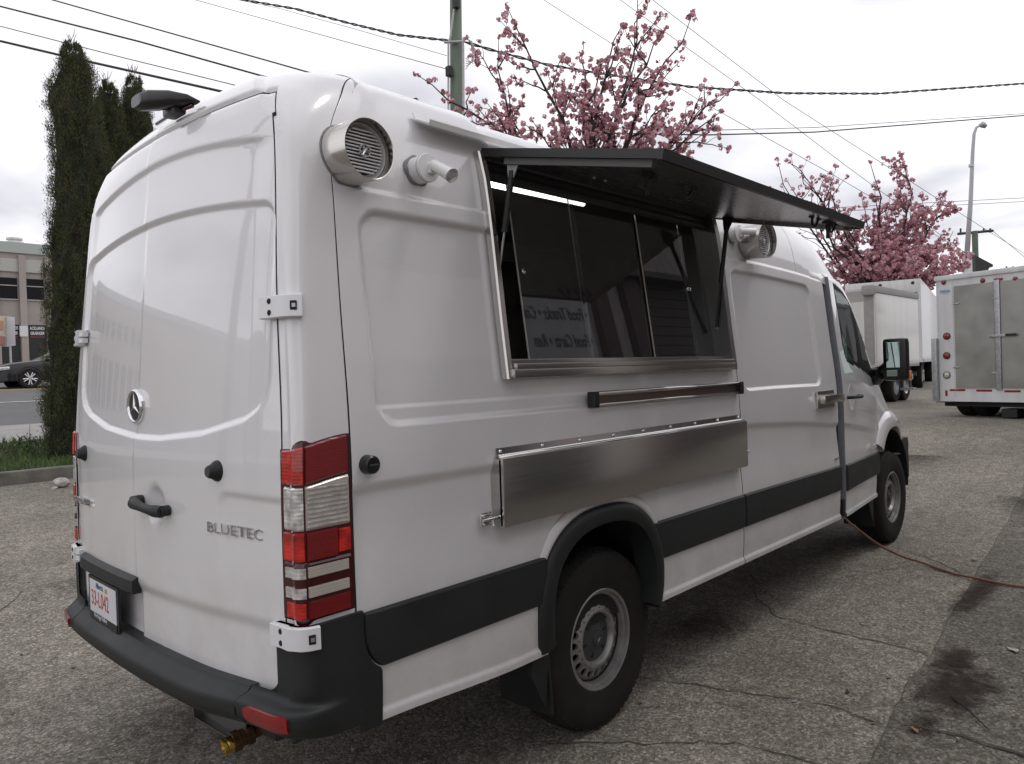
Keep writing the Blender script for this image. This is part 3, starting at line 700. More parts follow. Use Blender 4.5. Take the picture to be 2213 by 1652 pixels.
# ------------------------------------------------------------------ rear lamps
def lamp(mirror):
    g = M['black']; zt_ = lambda s_: 1.385 + .036 * float(ss(-.085, .18, s_)); 
    base = patch('rear_lamp', list(np.linspace(-.050 if mirror else -.088, .180, 28)), .868, zt_, .004, M['lens_rd'], van, rc=.03, mirror=mirror, nz=6)
    patch('lamp_gasket', list(np.linspace(-.054 if mirror else -.093, .187, 28)), .860, lambda s_: zt_(s_) + .007, .0015, M['black_gap'], base, rc=.034, mirror=mirror, nz=4)
    base['label'] = ('left' if mirror else 'right') + ' tall rear lamp with red and clear bands'
    w = parent_world(base)
    def pc(name, s0, s1, z0, z1, mt, off=.012, **k):
        if mirror: s0 = max(s0, -.040)
        n = max(4, int((s1 - s0) / .012)); f0 = z0 if callable(z0) else (lambda s_: z0); f1 = z1 if callable(z1) else (lambda s_: z1)
        sv = [s0, s0 + .002] + list(np.linspace(s0 + .008, s1 - .008, n)) + [s1 - .002, s1]
        return patch(name, sv, f0, f1, lambda s_, t, z_: off - (.006 if min(s_ - s0, s1 - s_) < .0015 else 0), mt, base, rc=.03, mirror=mirror, nz=4, edge=.006, base=-.004, **k)
    zt2 = lambda s_: zt_(s_) - .014
    sl_ = lambda z, k=.03: (lambda s_: z + k * float(ss(-.02, .18, s_)))
    pc('red_lens', -.074, .014, 1.274, zt2, M['lens_rb']); pc('red_lens', .018, .168, sl_(1.272, .022), zt2, M['lens_r'])
    pc('clear_lens', -.070, .014, 1.141, 1.266, M['lens_c'], .010); pc('clear_lens', .018, .170, sl_(1.141, .0), sl_(1.266, .022), M['lens_w'], .010)
    for q in range(9):
        z_ = 1.150 + q * .0135; pc('lens_rib', .022, .165, z_, z_ + .0045, M['lens_c'], .0125)
    pc('red_lens', -.074, .014, 1.052, 1.135, M['lens_rb']); pc('red_lens', .018, .124, 1.052, 1.135, M['lens_r']); pc('red_lens', .126, .170, 1.060, 1.130, M['lens_rb'])
    pc('lens_surround', -.076, .172, .880, 1.049, M['lens_rd'], .0095)
    for z0 in (1.003, .946):
        pc('clear_lens', -.068, .016, z0, z0 + .032, M['lens_c'], .013); pc('clear_lens', .019, .160, z0 + .002, z0 + .034, M['lens_w'], .013)
    pc('red_lens', -.066, .014, .886, .934, M['lens_rb']); pc('red_lens', .018, .162, .886, .938, M['lens_r'])
lamp(False); lamp(True)
# ------------------------------------------------------------------ hinges
def spt(s_, z_, o_=0, mirror=False):
    x_, y_, q_ = perim(s_, z_, o_, False); return mir(x_, y_, q_) if mirror else (float(x_), float(y_), float(q_))
def hinge(zc_, s0, s1, mirror):
    b = patch('door_hinge', [s0, s0 + .002, s0 + .02, s0 + .05, (s0 + s1) / 2, s1 - .05, s1 - .03, s1 - .002, s1], zc_ - .034, zc_ + .034, lambda s_, t, z_: .030 if s_ - s0 > .001 and s1 - s_ > .001 else .024, M['hinge'], van, rc=.05, mirror=mirror, nz=3, edge=.005, base=-.01)
    patch('hinge_knuckle', [s0 - .026, s0 - .02, s0 - .01, s0 + .002], zc_ - .024, zc_ - .003, lambda s_, t, z_: .012 + .012 * (s_ - s0 + .026) / .028, M['hinge'], b, rc=.05, mirror=mirror, nz=2, edge=.004)
    patch('hinge_knuckle', [s0 - .026, s0 - .02, s0 - .01, s0 + .002], zc_ + .004, zc_ + .024, lambda s_, t, z_: .012 + .012 * (s_ - s0 + .026) / .028, M['hinge'], b, rc=.05, mirror=mirror, nz=2, edge=.004)
    for dz in (-.017, .017):
        mb = MB(); p = spt(s0 + .052, zc_ + dz, .0305, mirror); mb.lathe([(.0075, .002), (.009, 0), (.009, -.003)], p, (-1, 0, 0), 14); mb.lathe([(.0001, .0005), (.0075, .0008)], p, (-1, 0, 0), 14); mb.build('hinge_bolt', M['dark'], b)
    patch('hinge_slot', [s1 - .030, s1 - .028, s1 - .016, s1 - .014], zc_ - .014, zc_ + .014, .0303, M['dark'], b, rc=.05, mirror=mirror, nz=2, edge=.001)
    patch('hinge_pin', [s1 - .025, s1 - .023, s1 - .019, s1 - .017], zc_ - .006, zc_ + .006, .032, M['galv'], b, rc=.05, mirror=mirror, nz=2, edge=.002)
for mi_ in (False, True):
    hinge(1.795, -.135, .022, mi_); hinge(.832, -.125, .045, mi_)
# ------------------------------------------------------------------ rear door furniture
rd = parts['rear_door']
def rx_(y, z, o_=0): return float(xrear(z) + crown(y) + rear_feat(np.array(y), np.array(z))) + float(lx(0., y)) - o_
# star emblem
mb = MB(); bc = (rx_(1.07, 1.497) - .004, 1.07, 1.497)
mb.lathe([(.0, .010), (.050, .010), (.053, .004), (.055, -.006)], bc, (-1, 0, 0), 40); eb = mb.build('star_emblem', M['plastic_s'], rd, angle=40)
mb = MB(); mb.lathe([(.052, .004), (.054, .013), (.059, .016), (.064, .012), (.065, .0), (.065, -.008)], bc, (-1, 0, 0), 48); mb.build('emblem_ring', M['chrome'], eb, sm=True)
mb = MB()
for k in range(3):
    a = PI / 2 + k * 2 * PI / 3; d_ = np.array((0, -math.cos(a), math.sin(a))); n_ = np.array((0, -math.cos(a + PI / 2), math.sin(a + PI / 2))); c_ = np.array(bc)
    tip = c_ + d_ * .054 + np.array((-.012, 0, 0)); l_ = c_ + n_ * .0048 + d_ * .006 + np.array((-.010, 0, 0)); r2_ = c_ - n_ * .0048 + d_ * .006 + np.array((-.010, 0, 0)); ctr = c_ + np.array((-.016, 0, 0)); bk = c_ - d_ * .010 + np.array((-.010, 0, 0))
    mb.add([tip, l_, ctr, r2_, bk], [(0, 1, 2), (0, 2, 3), (1, 4, 2), (2, 4, 3)])
mb.build('emblem_star', M['chrome'], eb)
# handle
mb = MB(); hx = rx_(.99, 1.143)
pts = [(hx - .028, .990, 1.150), (hx - .040, .965, 1.149), (hx - .044, .90, 1.143), (hx - .044, .83, 1.139), (hx - .040, .785, 1.137), (hx - .030, .755, 1.136)]
mb.tube(pts, [.021, .022, .0165, .0165, .021, .021], 14); mb.tube([(hx + .0, .990, 1.150), (hx - .032, .990, 1.150)], .022, 14); mb.tube([(hx + .0, .768, 1.136), (hx - .034, .768, 1.136)], .019, 12)
mb.lathe([(.0, .0), (.022, .0), (.024, -.03)], (hx - .040, .988, 1.150), (-1, 0, 0), 20)
hd = mb.build('door_handle', M['plastic'], rd, angle=50)
mb = MB(); mb.lathe([(.0, .0), (.009, .0), (.011, -.003)], (hx - .0415, .988, 1.150), (-1, 0, 0), 16); mb.build('lock_barrel', M['galv'], hd)
mb = MB(); mb.lathe([(.0, .001), (.028, .001), (.031, -.002)], (hx - .0, .0, 0), (-1, 0, 0), 4)
# round stops
def stop(y, z, par, n_=(-1, 0, 0), r=.035, x=None):
    mb = MB(); p = (rx_(y, z) + .002, y, z) if x is None else x
    mb.lathe([(0, .034), (.018, .034), (.021, .030), (.022, .024), (r * .95, .008), (r, .0), (r, -.006)], p, n_, 28); o_ = mb.build('rubber_stop', M['plastic'], par, angle=35)
    mb = MB(); mb.lathe([(0, .037), (.016, .037), (.017, .033)], p, n_, 20); mb.build('stop_insert', M['cap'], o_)
stop(.438, 1.292, rd); stop(1.673, 1.291, bpy.data.objects['rear_door.001'])
# fuel-side knob on the side panel
mb = MB(); fc = (.247, .0, 1.308); mb.lathe([(0, .030), (.012, .034), (.024, .034), (.028, .030), (.030, .0), (.031, -.01)], fc, (0, -1, 0), 28); fk = mb.build('filler_knob', M['plastic_s'], parts['side_panel'], angle=35)
mb = MB(); mb.box((fc[0], -.036, fc[2]), (.032, .006, .006), bev=.001); mb.build('knob_grip', M['cap'], fk)
# chrome lettering
text('chrome_lettering', 'BLUETEC', .048, .002, (rx_(.505, 1.085) - .004, .503, 1.082), (.10, -1, .0), (0, 0, 1), M['lett'], rd, squash=1.52, bold=0, space=1.05)
text('chrome_lettering', 'SPRINTER', .040, .004, (rx_(1.70, 1.07) - .003, 1.81, 1.062), (-.045, -1, .0), (0, 0, 1), M['lett'], bpy.data.objects['rear_door.001'], squash=1.4, bold=.0004)
# plate light bar + number plate
ld = bpy.data.objects['rear_door.001']
V = []; F = []; ys_ = np.linspace(1.055, 1.715, 18)
for i, y_ in enumerate(ys_):
    x0_ = float(xrear(.8) + crown(y_) + lx(0., y_)); e_ = .004 if 0 < i < 17 else .0
    for dx, z_ in ((.02, .795), (-.018, .795), (-.026, .803), (-.022, .846), (.0, .856), (.02, .856)): V.append((x0_ + dx * (1 if e_ else .8), y_, z_))
F = [(i * 6 + j, (i + 1) * 6 + j, (i + 1) * 6 + (j + 1) % 6, i * 6 + (j + 1) % 6) for i in range(17) for j in range(6)] + [tuple(range(6)), tuple(range(107, 101, -1))]
fixn(obj('plate_light_bar', V, F, M['plastic'], ld, angle=40))
def px_(y): return float(xrear(.7) + crown(y)) - .004
p0 = np.array((px_(1.535) - .012, 1.535, 0)); p1 = np.array((px_(1.205) - .012, 1.205, 0)); pd = (p1 - p0) / np.linalg.norm(p1 - p0); pn = np.array((pd[1], -pd[0], 0)); pn = pn if pn[0] < 0 else -pn
def PL(u, z, o_): q = p0 + pd * u + pn * o_; return (q[0], q[1], z)
pw = np.linalg.norm(p1 - p0); Z0, Z1 = .628, .785
mb = MB(); mb.prism([PL(-.016, Z0 - .020, .0), PL(pw + .016, Z0 - .020, 0), PL(pw + .016, Z1 + .010, 0), PL(-.016, Z1 + .010, 0)], pn * .008)
pf = mb.build('number_plate', M['black'], ld); pf['label'] = 'number plate reading 33-L042 in a black frame'
mb = MB(); mb.prism([PL(.004, Z0 + .012, .0085), PL(pw - .004, Z0 + .012, .0085), PL(pw - .004, Z1 - .002, .0085), PL(.004, Z1 - .002, .0085)], pn * .0015); mb.build('plate_face', M['plate'], pf)
text('plate_number', '33-L042', .090, .0004, PL(.022, .662, .0108), pd, (0, 0, 1), M['plate_r'], pf, squash=.74, bold=.0)
text('plate_heading', 'Alberta', .034, .0004, PL(.085, .748, .0108), pd, (0, 0, 1), M['plate_b'], pf, squash=.9)
mb = MB(); mb.prism([PL(.0, Z0 - .012, .0085), PL(pw, Z0 - .012, .0085), PL(pw, Z0 + .022, .0085), PL(.0, Z0 + .022, .0085)], pn * .0025); mb.build('plate_band', M['black'], pf)
text('dealer_lettering', 'Heritage Valley', .026, .0004, PL(.055, .628, .0115), pd, (0, 0, 1), M['plate'], pf, squash=1.0)
mb = MB(); mb.box(PL(.215, .762, .0105), (.002, .022, .018)); mb.build('plate_sticker', mat('orange_sticker', (.55, .25, .04), .5), pf)
# tow bracket / metal pan and brass fitting under the bumper
mb = MB()
mb.prism([(.05, .76, .46), (.05, .45, .46), (.05, .45, .386), (.05, .76, .386)], (.004, 0, 0)); mb.prism([(.02, .76, .386), (.02, .45, .386), (.05, .45, .386), (.05, .76, .386)], (0, 0, .004))
mb.prism([(.018, .76, .50), (.05, .76, .50), (.05, .76, .386), (.018, .76, .386)], (0, .004, 0)); mb.build('drip_pan', M['jamb'], van)
mb = MB(); a0 = np.array((-.02, .47, .386)); dd_ = np.array((1, -.12, .16)); dd_ = dd_ / np.linalg.norm(dd_)
mb.lathe([(.014, .03), (.019, .012), (.021, .0), (.026, .0), (.027, .008), (.024, .012), (.026, .020), (.026, .03)], a0, dd_, 24); mb.lathe([(.013, .03), (.0001, .032)], a0, dd_, 24)
dv = mb.build('drain_valve', M['brass'], van, angle=40)
mb = MB(); mb.lathe([(.026, .03), (.034, .032), (.034, .055), (.028, .058), (.028, .075), (.034, .078), (.034, .10), (.022, .105), (.022, .20)], a0, dd_, 6); mb.build('valve_body', M['brass_d'], dv)
mb = MB(); mb.box((.10, .33, .475), (.08, .10, .10), bev=.015); mb.box((.17, .25, .455), (.14, .05, .06), bev=.01); mb.build('tow_hook', M['black'], van)
# third brake light / camera housing on the roof edge
mb = MB(); V = []; F = []
secs = [(.115, .755, .025, 2.588, .004), (.085, .81, .05, 2.604, .018), (.045, .87, .062, 2.611, .030), (.0, .935, .060, 2.617, .032), (-.015, .965, .045, 2.622, .022)]
for (x_, yc, w_, zc_, h_) in secs:
    for k in range(12):
        a = 2 * PI * k / 12; V.append((x_, yc + w_ * math.copysign(abs(math.cos(a)) ** .6, math.cos(a)), zc_ + h_ * math.copysign(abs(math.sin(a)) ** .7, math.sin(a))))
F = [(i * 12 + j, i * 12 + (j + 1) % 12, (i + 1) * 12 + (j + 1) % 12, (i + 1) * 12 + j) for i in range(4) for j in range(12)] + [tuple(range(12)), tuple(range(59, 47, -1))]
ch = fixn(obj('camera_housing', V, F, M['plastic_s'], van, angle=50))
mb = MB(); mb.box((.085, .875, 2.588), (.05, .10, .05), bev=.012); mb.build('housing_foot', M['plastic_s'], ch, angle=40)
mb = MB(); mb.tube([(.100, .76, 2.576), (.094, .90, 2.586), (.098, 1.06, 2.584)], .007, 8); mb.build('brake_light', M['lens_rd'], ch, sm=True)
mb = MB(); mb.box((3.45, .85, 2.74), (.34, .30, .09), bev=.03); mb.build('roof_vent', M['paint'], van, angle=40)
# ------------------------------------------------------------------ wheels
def wheel(x, yl, side, n_):
    """yl: y of the outer rim lip on the right side"""
    sg = -1 if not side else 1; ax = (0, sg, 0)
    w = empty('wheel', (0, 0, 0), None, None); del_ = [w.pop(k) for k in ('label', 'category') if k in w]
    yy = yl if not side else VW - yl
    w.location = (x - 3.0, yy - 1.0, .392); w.parent = van
    c = (x, yy, .392); R = .392
    mb = MB()
    prof = [(.205, -.20), (.235, -.225), (.30, -.238), (.35, -.225), (.372, -.20), (R - .006, -.17), (R, -.10), (R - .003, -.03), (.378, -.004), (.366, .004), (.352, .010), (.330, .012), (.31, .015), (.29, .013), (.27, .012), (.245, .008), (.222, .002), (.212, -.004), (.205, -.012)]
    mb.lathe(prof, c, ax, 72); ty = mb.build('tyre', M['rubber'], w, angle=60)
    mb = MB(); nb = 60
    for i in range(nb):
        a = 2 * PI * i / nb
        for (h0, h1, da) in ((-.034, .0, 0), (-.080, -.040, .5), (-.128, -.086, 0), (-.172, -.134, .5)):
            aa = a + da * 2 * PI / nb; r0 = R - .010; r1 = R + .0035 - (.006 if h1 > -.01 or h0 < -.16 else 0); wd = .78 * PI / nb; vs = []
            for rr_ in (r0, r1):
                for (h, a2) in ((h0, -wd), (h1, -wd * .7), (h1, wd), (h0, wd * .7)):
                    rq = rr_ - (.010 if (h > -.006) else 0)
                    vs.append((c[0] + rq * math.sin(aa + a2), c[1] + sg * h, c[2] + rq * math.cos(aa + a2)))
            mb.add(vs, [(4, 5, 6, 7), (0, 1, 5, 4), (1, 2, 6, 5), (2, 3, 7, 6), (3, 0, 4, 7)])
    tr = mb.build('tread_block', M['rubber'], ty); tr['kind'] = 'stuff'
    # rim: barrel and lip
    mb = MB(); mb.lathe([(.196, -.14), (.190, -.10), (.188, -.05), (.191, -.03), (.193, -.018), (.205, -.014), (.207, .000), (.216, .004), (.221, .0), (.219, -.006), (.212, -.012)], c, ax, 72)
    rm = mb.build('rim', M['rim'], w, angle=40)
    # disc with holes
    nh = 20; r_in, r_out, r_mid = .128, .186, .154; V = []; F = []; seg = 20
    def dz(r): return float(np.interp(r, [.0, .100, .106, .114, .124, .134, .150, .174, .186], [-.048, -.046, -.028, -.016, -.015, -.022, -.032, -.040, -.050]))
    for k in range(nh):
        a0 = 2 * PI * (k - .5) / nh; a1 = 2 * PI * (k + .5) / nh; am = (a0 + a1) / 2
        outer = []; hole = []
        for t in range(seg):
            th = 2 * PI * t / seg + PI / seg * 0
            hx_, hy_ = r_mid + .0165 * math.cos(th), .0160 * math.sin(th) * 1.0
            hole.append((math.hypot(hx_, hy_), am + math.atan2(hy_, hx_)))
            # matching point on the sector border
            dx, dy = math.cos(th), math.sin(th)
            k_ = min((r_out - r_mid) / dx if dx > 1e-6 else 9, (r_mid - r_in) / -dx if dx < -1e-6 else 9, 9)
            ay = (a1 - am); ka = (ay * r_mid) / abs(dy) if abs(dy) > 1e-6 else 9; kk = min(k_, ka)
            px__, py__ = r_mid + dx * kk, dy * kk
            outer.append((px__, am + max(-ay, min(ay, py__ / r_mid))))
        b = len(V)
        for ring_, dz_ in ((outer, 0), (hole, 0), (hole, -.012)):
            for (r, a) in ring_:
                V.append((c[0] + r * math.sin(a), c[1] + sg * (dz(r) + dz_), c[2] + r * math.cos(a)))
        for t in range(seg):
            u = (t + 1) % seg; F.append((b + t, b + u, b + seg + u, b + seg + t)); F.append((b + seg + t, b + seg + u, b + 2 * seg + u, b + 2 * seg + t))
    mb = MB(); mb.add(V, F); mb.lathe([(r, dz(r)) for r in (.129, .124, .119, .114, .113, .108, .104, .100)], c, ax, 64); mb.lathe([(.1855, dz(.186)), (.187, -.062)], c, ax, 64)
    fixn(mb.build('rim_disc', M['rim'], rm, sm=False, angle=30))
    mb = MB(); mb.lathe([(.0, -.100), (.19, -.100)], c, ax, 32); mb.lathe([(.19, -.10), (.188, -.04)], c, ax, 32); mb.build('brake_drum', M['dark'], w)
    mb = MB(); mb.lathe([(0, -.012), (.026, -.012), (.032, -.016), (.034, -.026), (.060, -.034), (.090, -.040), (.099, -.038), (.102, -.045)], c, ax, 48)
    hc = mb.build('hub_cap', M['cap'], w, angle=30)
    mb = MB()
    for k in range(6):
        a = 2 * PI * k / 6 + .26; d_ = np.array((math.sin(a), 0, math.cos(a))); n2 = np.array((math.cos(a), 0, -math.sin(a))); q = np.array(c) + d_ * .074 + np.array((0, sg * -.034, 0))
        mb.prism([q + d_ * .014 + n2 * .0045, q + d_ * .014 - n2 * .0045, q - d_ * .012 - n2 * .0045, q - d_ * .012 + n2 * .0045], (0, sg * -.004 + 0, 0))
    mb.build('cap_slot', M['dark'], hc)
    mb = MB(); cc_ = np.array(c) + np.array((0, sg * -.0115, 0))
    for k in range(3):
        a = PI / 2 + .5 + k * 2 * PI / 3; d_ = np.array((math.cos(a), 0, math.sin(a))); n2 = np.array((-math.sin(a), 0, math.cos(a)))
        mb.add([cc_ + d_ * .020, cc_ + n2 * .004, cc_ + np.array((0, sg * .005, 0)), cc_ - n2 * .004], [(0, 1, 2), (0, 2, 3)])
    mb.build('cap_star', M['rim'], hc)
wheel(1.522, .068, 0, 'r'); wheel(1.522, .068, 1, 'r'); wheel(5.86, .115, 0, 'f'); wheel(5.86, .115, 1, 'f')
mb = MB(); mb.tube([(1.522, .35, .392), (1.522, 1.65, .392)], .06, 12); mb.tube([(5.86, .45, .392), (5.86, 1.55, .392)], .04, 10); mb.tube([(2.2, .7, .36), (3.6, .62, .36)], .04, 10); mb.build('axle', M['dark'], van)

# ------------------------------------------------------------------ serving hatch
sp = parts['side_panel']
def dl_(z): return float(delta(z))
def fbar(name, p, mt, par=None, **k):   # prism running along z following the lean: p = list of (x, offset outward)
    zs = np.linspace(1.553, 2.425, 9); V = []; n = len(p)
    for z in zs:
        for (x, o_) in p: V.append((x, dl_(z) - o_, z))
    F = [(i * n + j, i * n + (j + 1) % n, (i + 1) * n + (j + 1) % n, (i + 1) * n + j) for i in range(8) for j in range(n)] + [tuple(range(n)), tuple(range(9 * n - 1, 8 * n - 1, -1))]
    return fixn(obj(name, V, F, mt, par or van, angle=30))
frame = fbar('hatch_frame', [(.900, -.01), (.900, .014), (.906, .020), (.930, .020), (.936, .014), (.936, -.085), (.930, -.085), (.930, -.01)], M['stain'])
fbar('frame_jamb', [(2.712, -.01), (2.712, -.105), (2.706, -.105), (2.704, .030), (2.740, .034), (2.744, .028), (2.744, -.01)], M['jamb'], frame)
mb = MB()
mb.box((1.825, dl_(1.57) - .014, 1.572), (1.80, .036, .036), bev=.006); mb.box((1.825, dl_(1.60) + .012, 1.600), (1.776, .10, .022), bev=.004); mb.box((1.825, .075, 1.616), (1.776, .008, .026), bev=.002)
mb.build('frame_sill', M['stain'], frame, angle=30)
mb = MB()
for x_ in (1.04, 1.36, 1.72, 2.08, 2.42, 2.66): mb.lathe([(0, .004), (.005, .003), (.006, 0)], (x_, dl_(1.56) - .012, 1.556), (0, -.2, -1), 8)
mb.build('sill_rivet', M['galv'], frame)
mb = MB(); mb.box((1.825, dl_(2.41) + .055, 2.392), (1.776, .10, .055), bev=.008); mb.tube([(.94, dl_(2.36) + .03, 2.352), (2.70, dl_(2.36) + .03, 2.352)], .022, 10); mb.tube([(.94, dl_(2.41) - .004, 2.412), (2.72, dl_(2.41) - .004, 2.412)], .018, 10)
mb.build('frame_header', M['black'], frame, angle=30)
def gy(z): return .085 + .13 * (z - 1.6)
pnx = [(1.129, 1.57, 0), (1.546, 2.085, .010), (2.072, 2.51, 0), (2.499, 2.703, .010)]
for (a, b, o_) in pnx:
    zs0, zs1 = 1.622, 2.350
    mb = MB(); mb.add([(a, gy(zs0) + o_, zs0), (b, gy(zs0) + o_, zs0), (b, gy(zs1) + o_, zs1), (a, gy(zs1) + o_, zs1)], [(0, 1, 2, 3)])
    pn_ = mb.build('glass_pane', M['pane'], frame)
    mb = MB(); mb.prism([(a - .0035, gy(zs0) + o_ - .003, zs0), (a - .0035, gy(zs0) + o_ + .003, zs0), (a - .0035, gy(zs1) + o_ + .003, zs1), (a - .0035, gy(zs1) + o_ - .003, zs1)], (.003, 0, 0)); mb.build('pane_edge', M['pane_edge'], pn_)
for (x_, z_) in ((1.152, 1.985), (2.475, 1.99), (2.50, 1.99)):
    mb = MB(); mb.lathe([(0, .012), (.009, .012), (.012, .008), (.008, .0)], (x_, gy(z_) - .003, z_), (0, -1, .1), 16); mb.build('pane_knob', M['chrome'], frame, sm=True)
# inside of the kitchen
mb = MB()
x0, x1, y0, y1, z0, z1 = .3, 4.2, .27, 1.70, .62, 2.49
mb.add([(x0, y1, z0), (x1, y1, z0), (x1, y1, z1), (x0, y1, z1)], [(0, 1, 2, 3)]); mb.build('inner_wall', M['wall_in'], van)
mb = MB(); mb.add([(x0, y0, z1), (x1, y0, z1), (x1, y1, z1), (x0, y1, z1)], [(0, 1, 2, 3)]); mb.build('inner_ceiling', M['wall_in'], van)
mb = MB(); mb.add([(x0, y0, z0), (x1, y0, z0), (x1, y1, z0), (x0, y1, z0)], [(0, 1, 2, 3)]); mb.build('inner_floor', M['wall_in'], van)
for xx in (x0, x1):
    mb = MB(); mb.add([(xx, .06, z0), (xx, y1, z0), (xx, y1, z1), (xx, y0, z1), (xx, .16, 2.2)], [(0, 1, 2, 3, 4)]); mb.build('bulkhead', M['wall_in'], van)
mb = MB(); mb.tube([(1.22, .52, 2.452), (2.10, .52, 2.462)], .014, 12); tb = mb.build('fluorescent_tube', M['flour'], van)
mb = MB(); mb.box((1.66, .53, 2.482), (.98, .09, .02), bev=.004); mb.build('tube_housing', M['lampw'], tb)
mb = MB(); mb.box((1.85, 1.55, 1.24), (2.6, .6, .04), bev=.005); mb.box((1.85, 1.55, .92), (2.6, .56, .58)); mb.build('work_counter', M['stain'], van)
mb = MB(); mb.box((1.85, 1.72, 2.18), (2.4, .3, .30), bev=.01); mb.build('extractor_hood', M['stain'], van)
dsp = MB(); dsp.box((1.62, 1.05, 2.02), (.13, .12, .17), bev=.02); dsp.box((1.56, 1.02, 1.90), (.10, .10, .10), bev=.02); dsp.box((1.50, 1.03, 2.12), (.08, .06, .15), bev=.02)
dsp.build('wall_appliance', mat('pale_grey_plastic', (.30, .31, .32), .5), van, angle=40)
mb = MB(); mb.tube([(1.30, .9, 1.30), (1.30, .9, 1.9)], .012, 8); mb.tube([(1.34, .9, 1.30), (1.34, .9, 1.9)], .012, 8); mb.build('supply_pipe', M['galv'], van)
mb = MB(); mb.box((1.55, .40, 1.632), (.9, .2, .012), bev=.004); mb.build('inner_ledge', M['stain'], van)
# hatch lid
hx0, hx1 = .918, 2.785; H0 = np.array((0, .112, 2.412)); H1 = np.array((0, -.662, 2.238)); hd_ = (H1 - H0) / np.linalg.norm(H1 - H0); hn = np.array((0, hd_[2], -hd_[1]));  # hn points up
hn = hn if hn[2] > 0 else -hn
def HP(x, u, o_): q = H0 + hd_ * u + hn * o_; return np.array((x, q[1], q[2]))
HL = float(np.linalg.norm(H1 - H0))
mb = MB(); mb.prism([HP(hx0, 0, .004), HP(hx1, 0, .004), HP(hx1, HL, .004), HP(hx0, HL, .004)], hn * .020); lid = mb.build('hatch_lid', M['lampw'], van); lid['label'] = 'serving hatch lid propped open above the window'
mb = MB(); mb.prism([HP(hx0 + .012, .02, -.006), HP(hx1 - .012, .02, -.006), HP(hx1 - .012, HL - .012, -.006), HP(hx0 + .012, HL - .012, -.006)], hn * .008); mb.build('lid_lining', M['stain_in'], lid)
mb = MB()
mb.prism([HP(hx0, 0, .025), HP(hx0, HL, .025), HP(hx0, HL, -.006), HP(hx0, 0, -.006)], (-.006, 0, 0)); mb.prism([HP(hx1, 0, .024), HP(hx1, HL, .024), HP(hx1, HL, -.012), HP(hx1, 0, -.012)], (.006, 0, 0))
mb.prism([HP(hx0 - .006, HL, .026), HP(hx1 + .006, HL, .026), HP(hx1 + .006, HL, -.008), HP(hx0 - .006, HL, -.008)], hd_ * .018)
mb.build('lid_edge_trim', M['black'], lid)
mb = MB(); mb.prism([HP(hx0 + .012, .11, -.030), HP(hx0 + .012, HL - .03, -.030), HP(hx0 + .012, HL - .03, -.004), HP(hx0 + .012, .11, -.004)], (.018, 0, 0)); mb.build('lid_channel', M['lidch'], lid)
mb = MB(); mb.prism([HP(hx1 - .03, .11, -.026), HP(hx1 - .03, HL - .03, -.026), HP(hx1 - .03, HL - .03, -.004), HP(hx1 - .03, .11, -.004)], (.018, 0, 0)); mb.build('lid_channel', M['stain_in'], lid)
# gas struts with brackets
for (x_, u_, bot, q) in ((.955, .135, (.945, .075, 1.93), 0), (2.70, .125, (2.690, .080, 1.78), 1)):
    tp = HP(x_, u_, -.062); bt = np.array(bot); mid = tp + (bt - tp) * .52
    mb = MB(); mb.prism([HP(x_ - .004, u_ - .035, -.004), HP(x_ - .004, u_ + .035, -.004), HP(x_ - .004, u_ + .014, -.075), HP(x_ - .004, u_ - .014, -.075)], (.004, 0, 0)); bk = mb.build('strut_bracket', M['galv'] if not q else M['black'], lid)
    mb = MB(); mb.tube([tp, mid], .012, 12); mb.tube([mid, mid + (bt - tp) * .02], .014, 12); mb.tube([tp + (0, .0, .012), tp - (0, 0, .012)], .012, 10); st = mb.build('gas_strut', M['black'], van, angle=40)
    mb = MB(); mb.tube([mid, bt], .0045 if q == 0 else .006, 8); mb.build('strut_rod', M['galv'] if q == 0 else M['black'], st)
    mb = MB(); mb.lathe([(0, .01), (.013, .01), (.013, -.006)], bt, (0 if q == 0 else -.0, -1, 0), 12); mb.build('strut_mount', M['galv'], st)
# T latches and keepers under the lid
def tlatch(x_, u_):
    mb = MB(); p = HP(x_, u_, -.006)
    mb.box(HP(x_, u_, -.014), (.10, .022, .014), bev=.003); mb.box(HP(x_ + .028, u_, -.020), (.045, .03, .02), bev=.004); mb.tube([HP(x_, u_, -.012), HP(x_, u_ + .008, -.062)], [.012, .007], 8); mb.tube([HP(x_, u_ + .006, -.045), HP(x_, u_ + .012, -.085)], .008, 8)
    mb.build('t_latch', M['black'], lid, angle=40)
def keeper(x_, u_):
    mb = MB(); pts = [HP(x_ + .034 * math.cos(a), u_, -.010 - .030 * math.sin(a) * 1.25) for a in np.linspace(0, PI, 12)]
    mb.tube(pts, .006, 8); mb.box(HP(x_ - .045, u_, -.010), (.03, .016, .008)); mb.box(HP(x_ + .045, u_, -.010), (.03, .016, .008)); mb.build('latch_keeper', M['black'], lid, angle=40)
tlatch(1.20, .57); keeper(1.50, .565); keeper(2.40, .72); tlatch(2.56, .72); keeper(2.63, .715)
mb = MB()
for x_ in (1.62, 1.70): mb.lathe([(0, .006), (.007, .004), (.008, 0)], HP(x_ - .25, .20, -.006), -hn, 10)
mb.build('lid_bolt', M['galv'], lid)
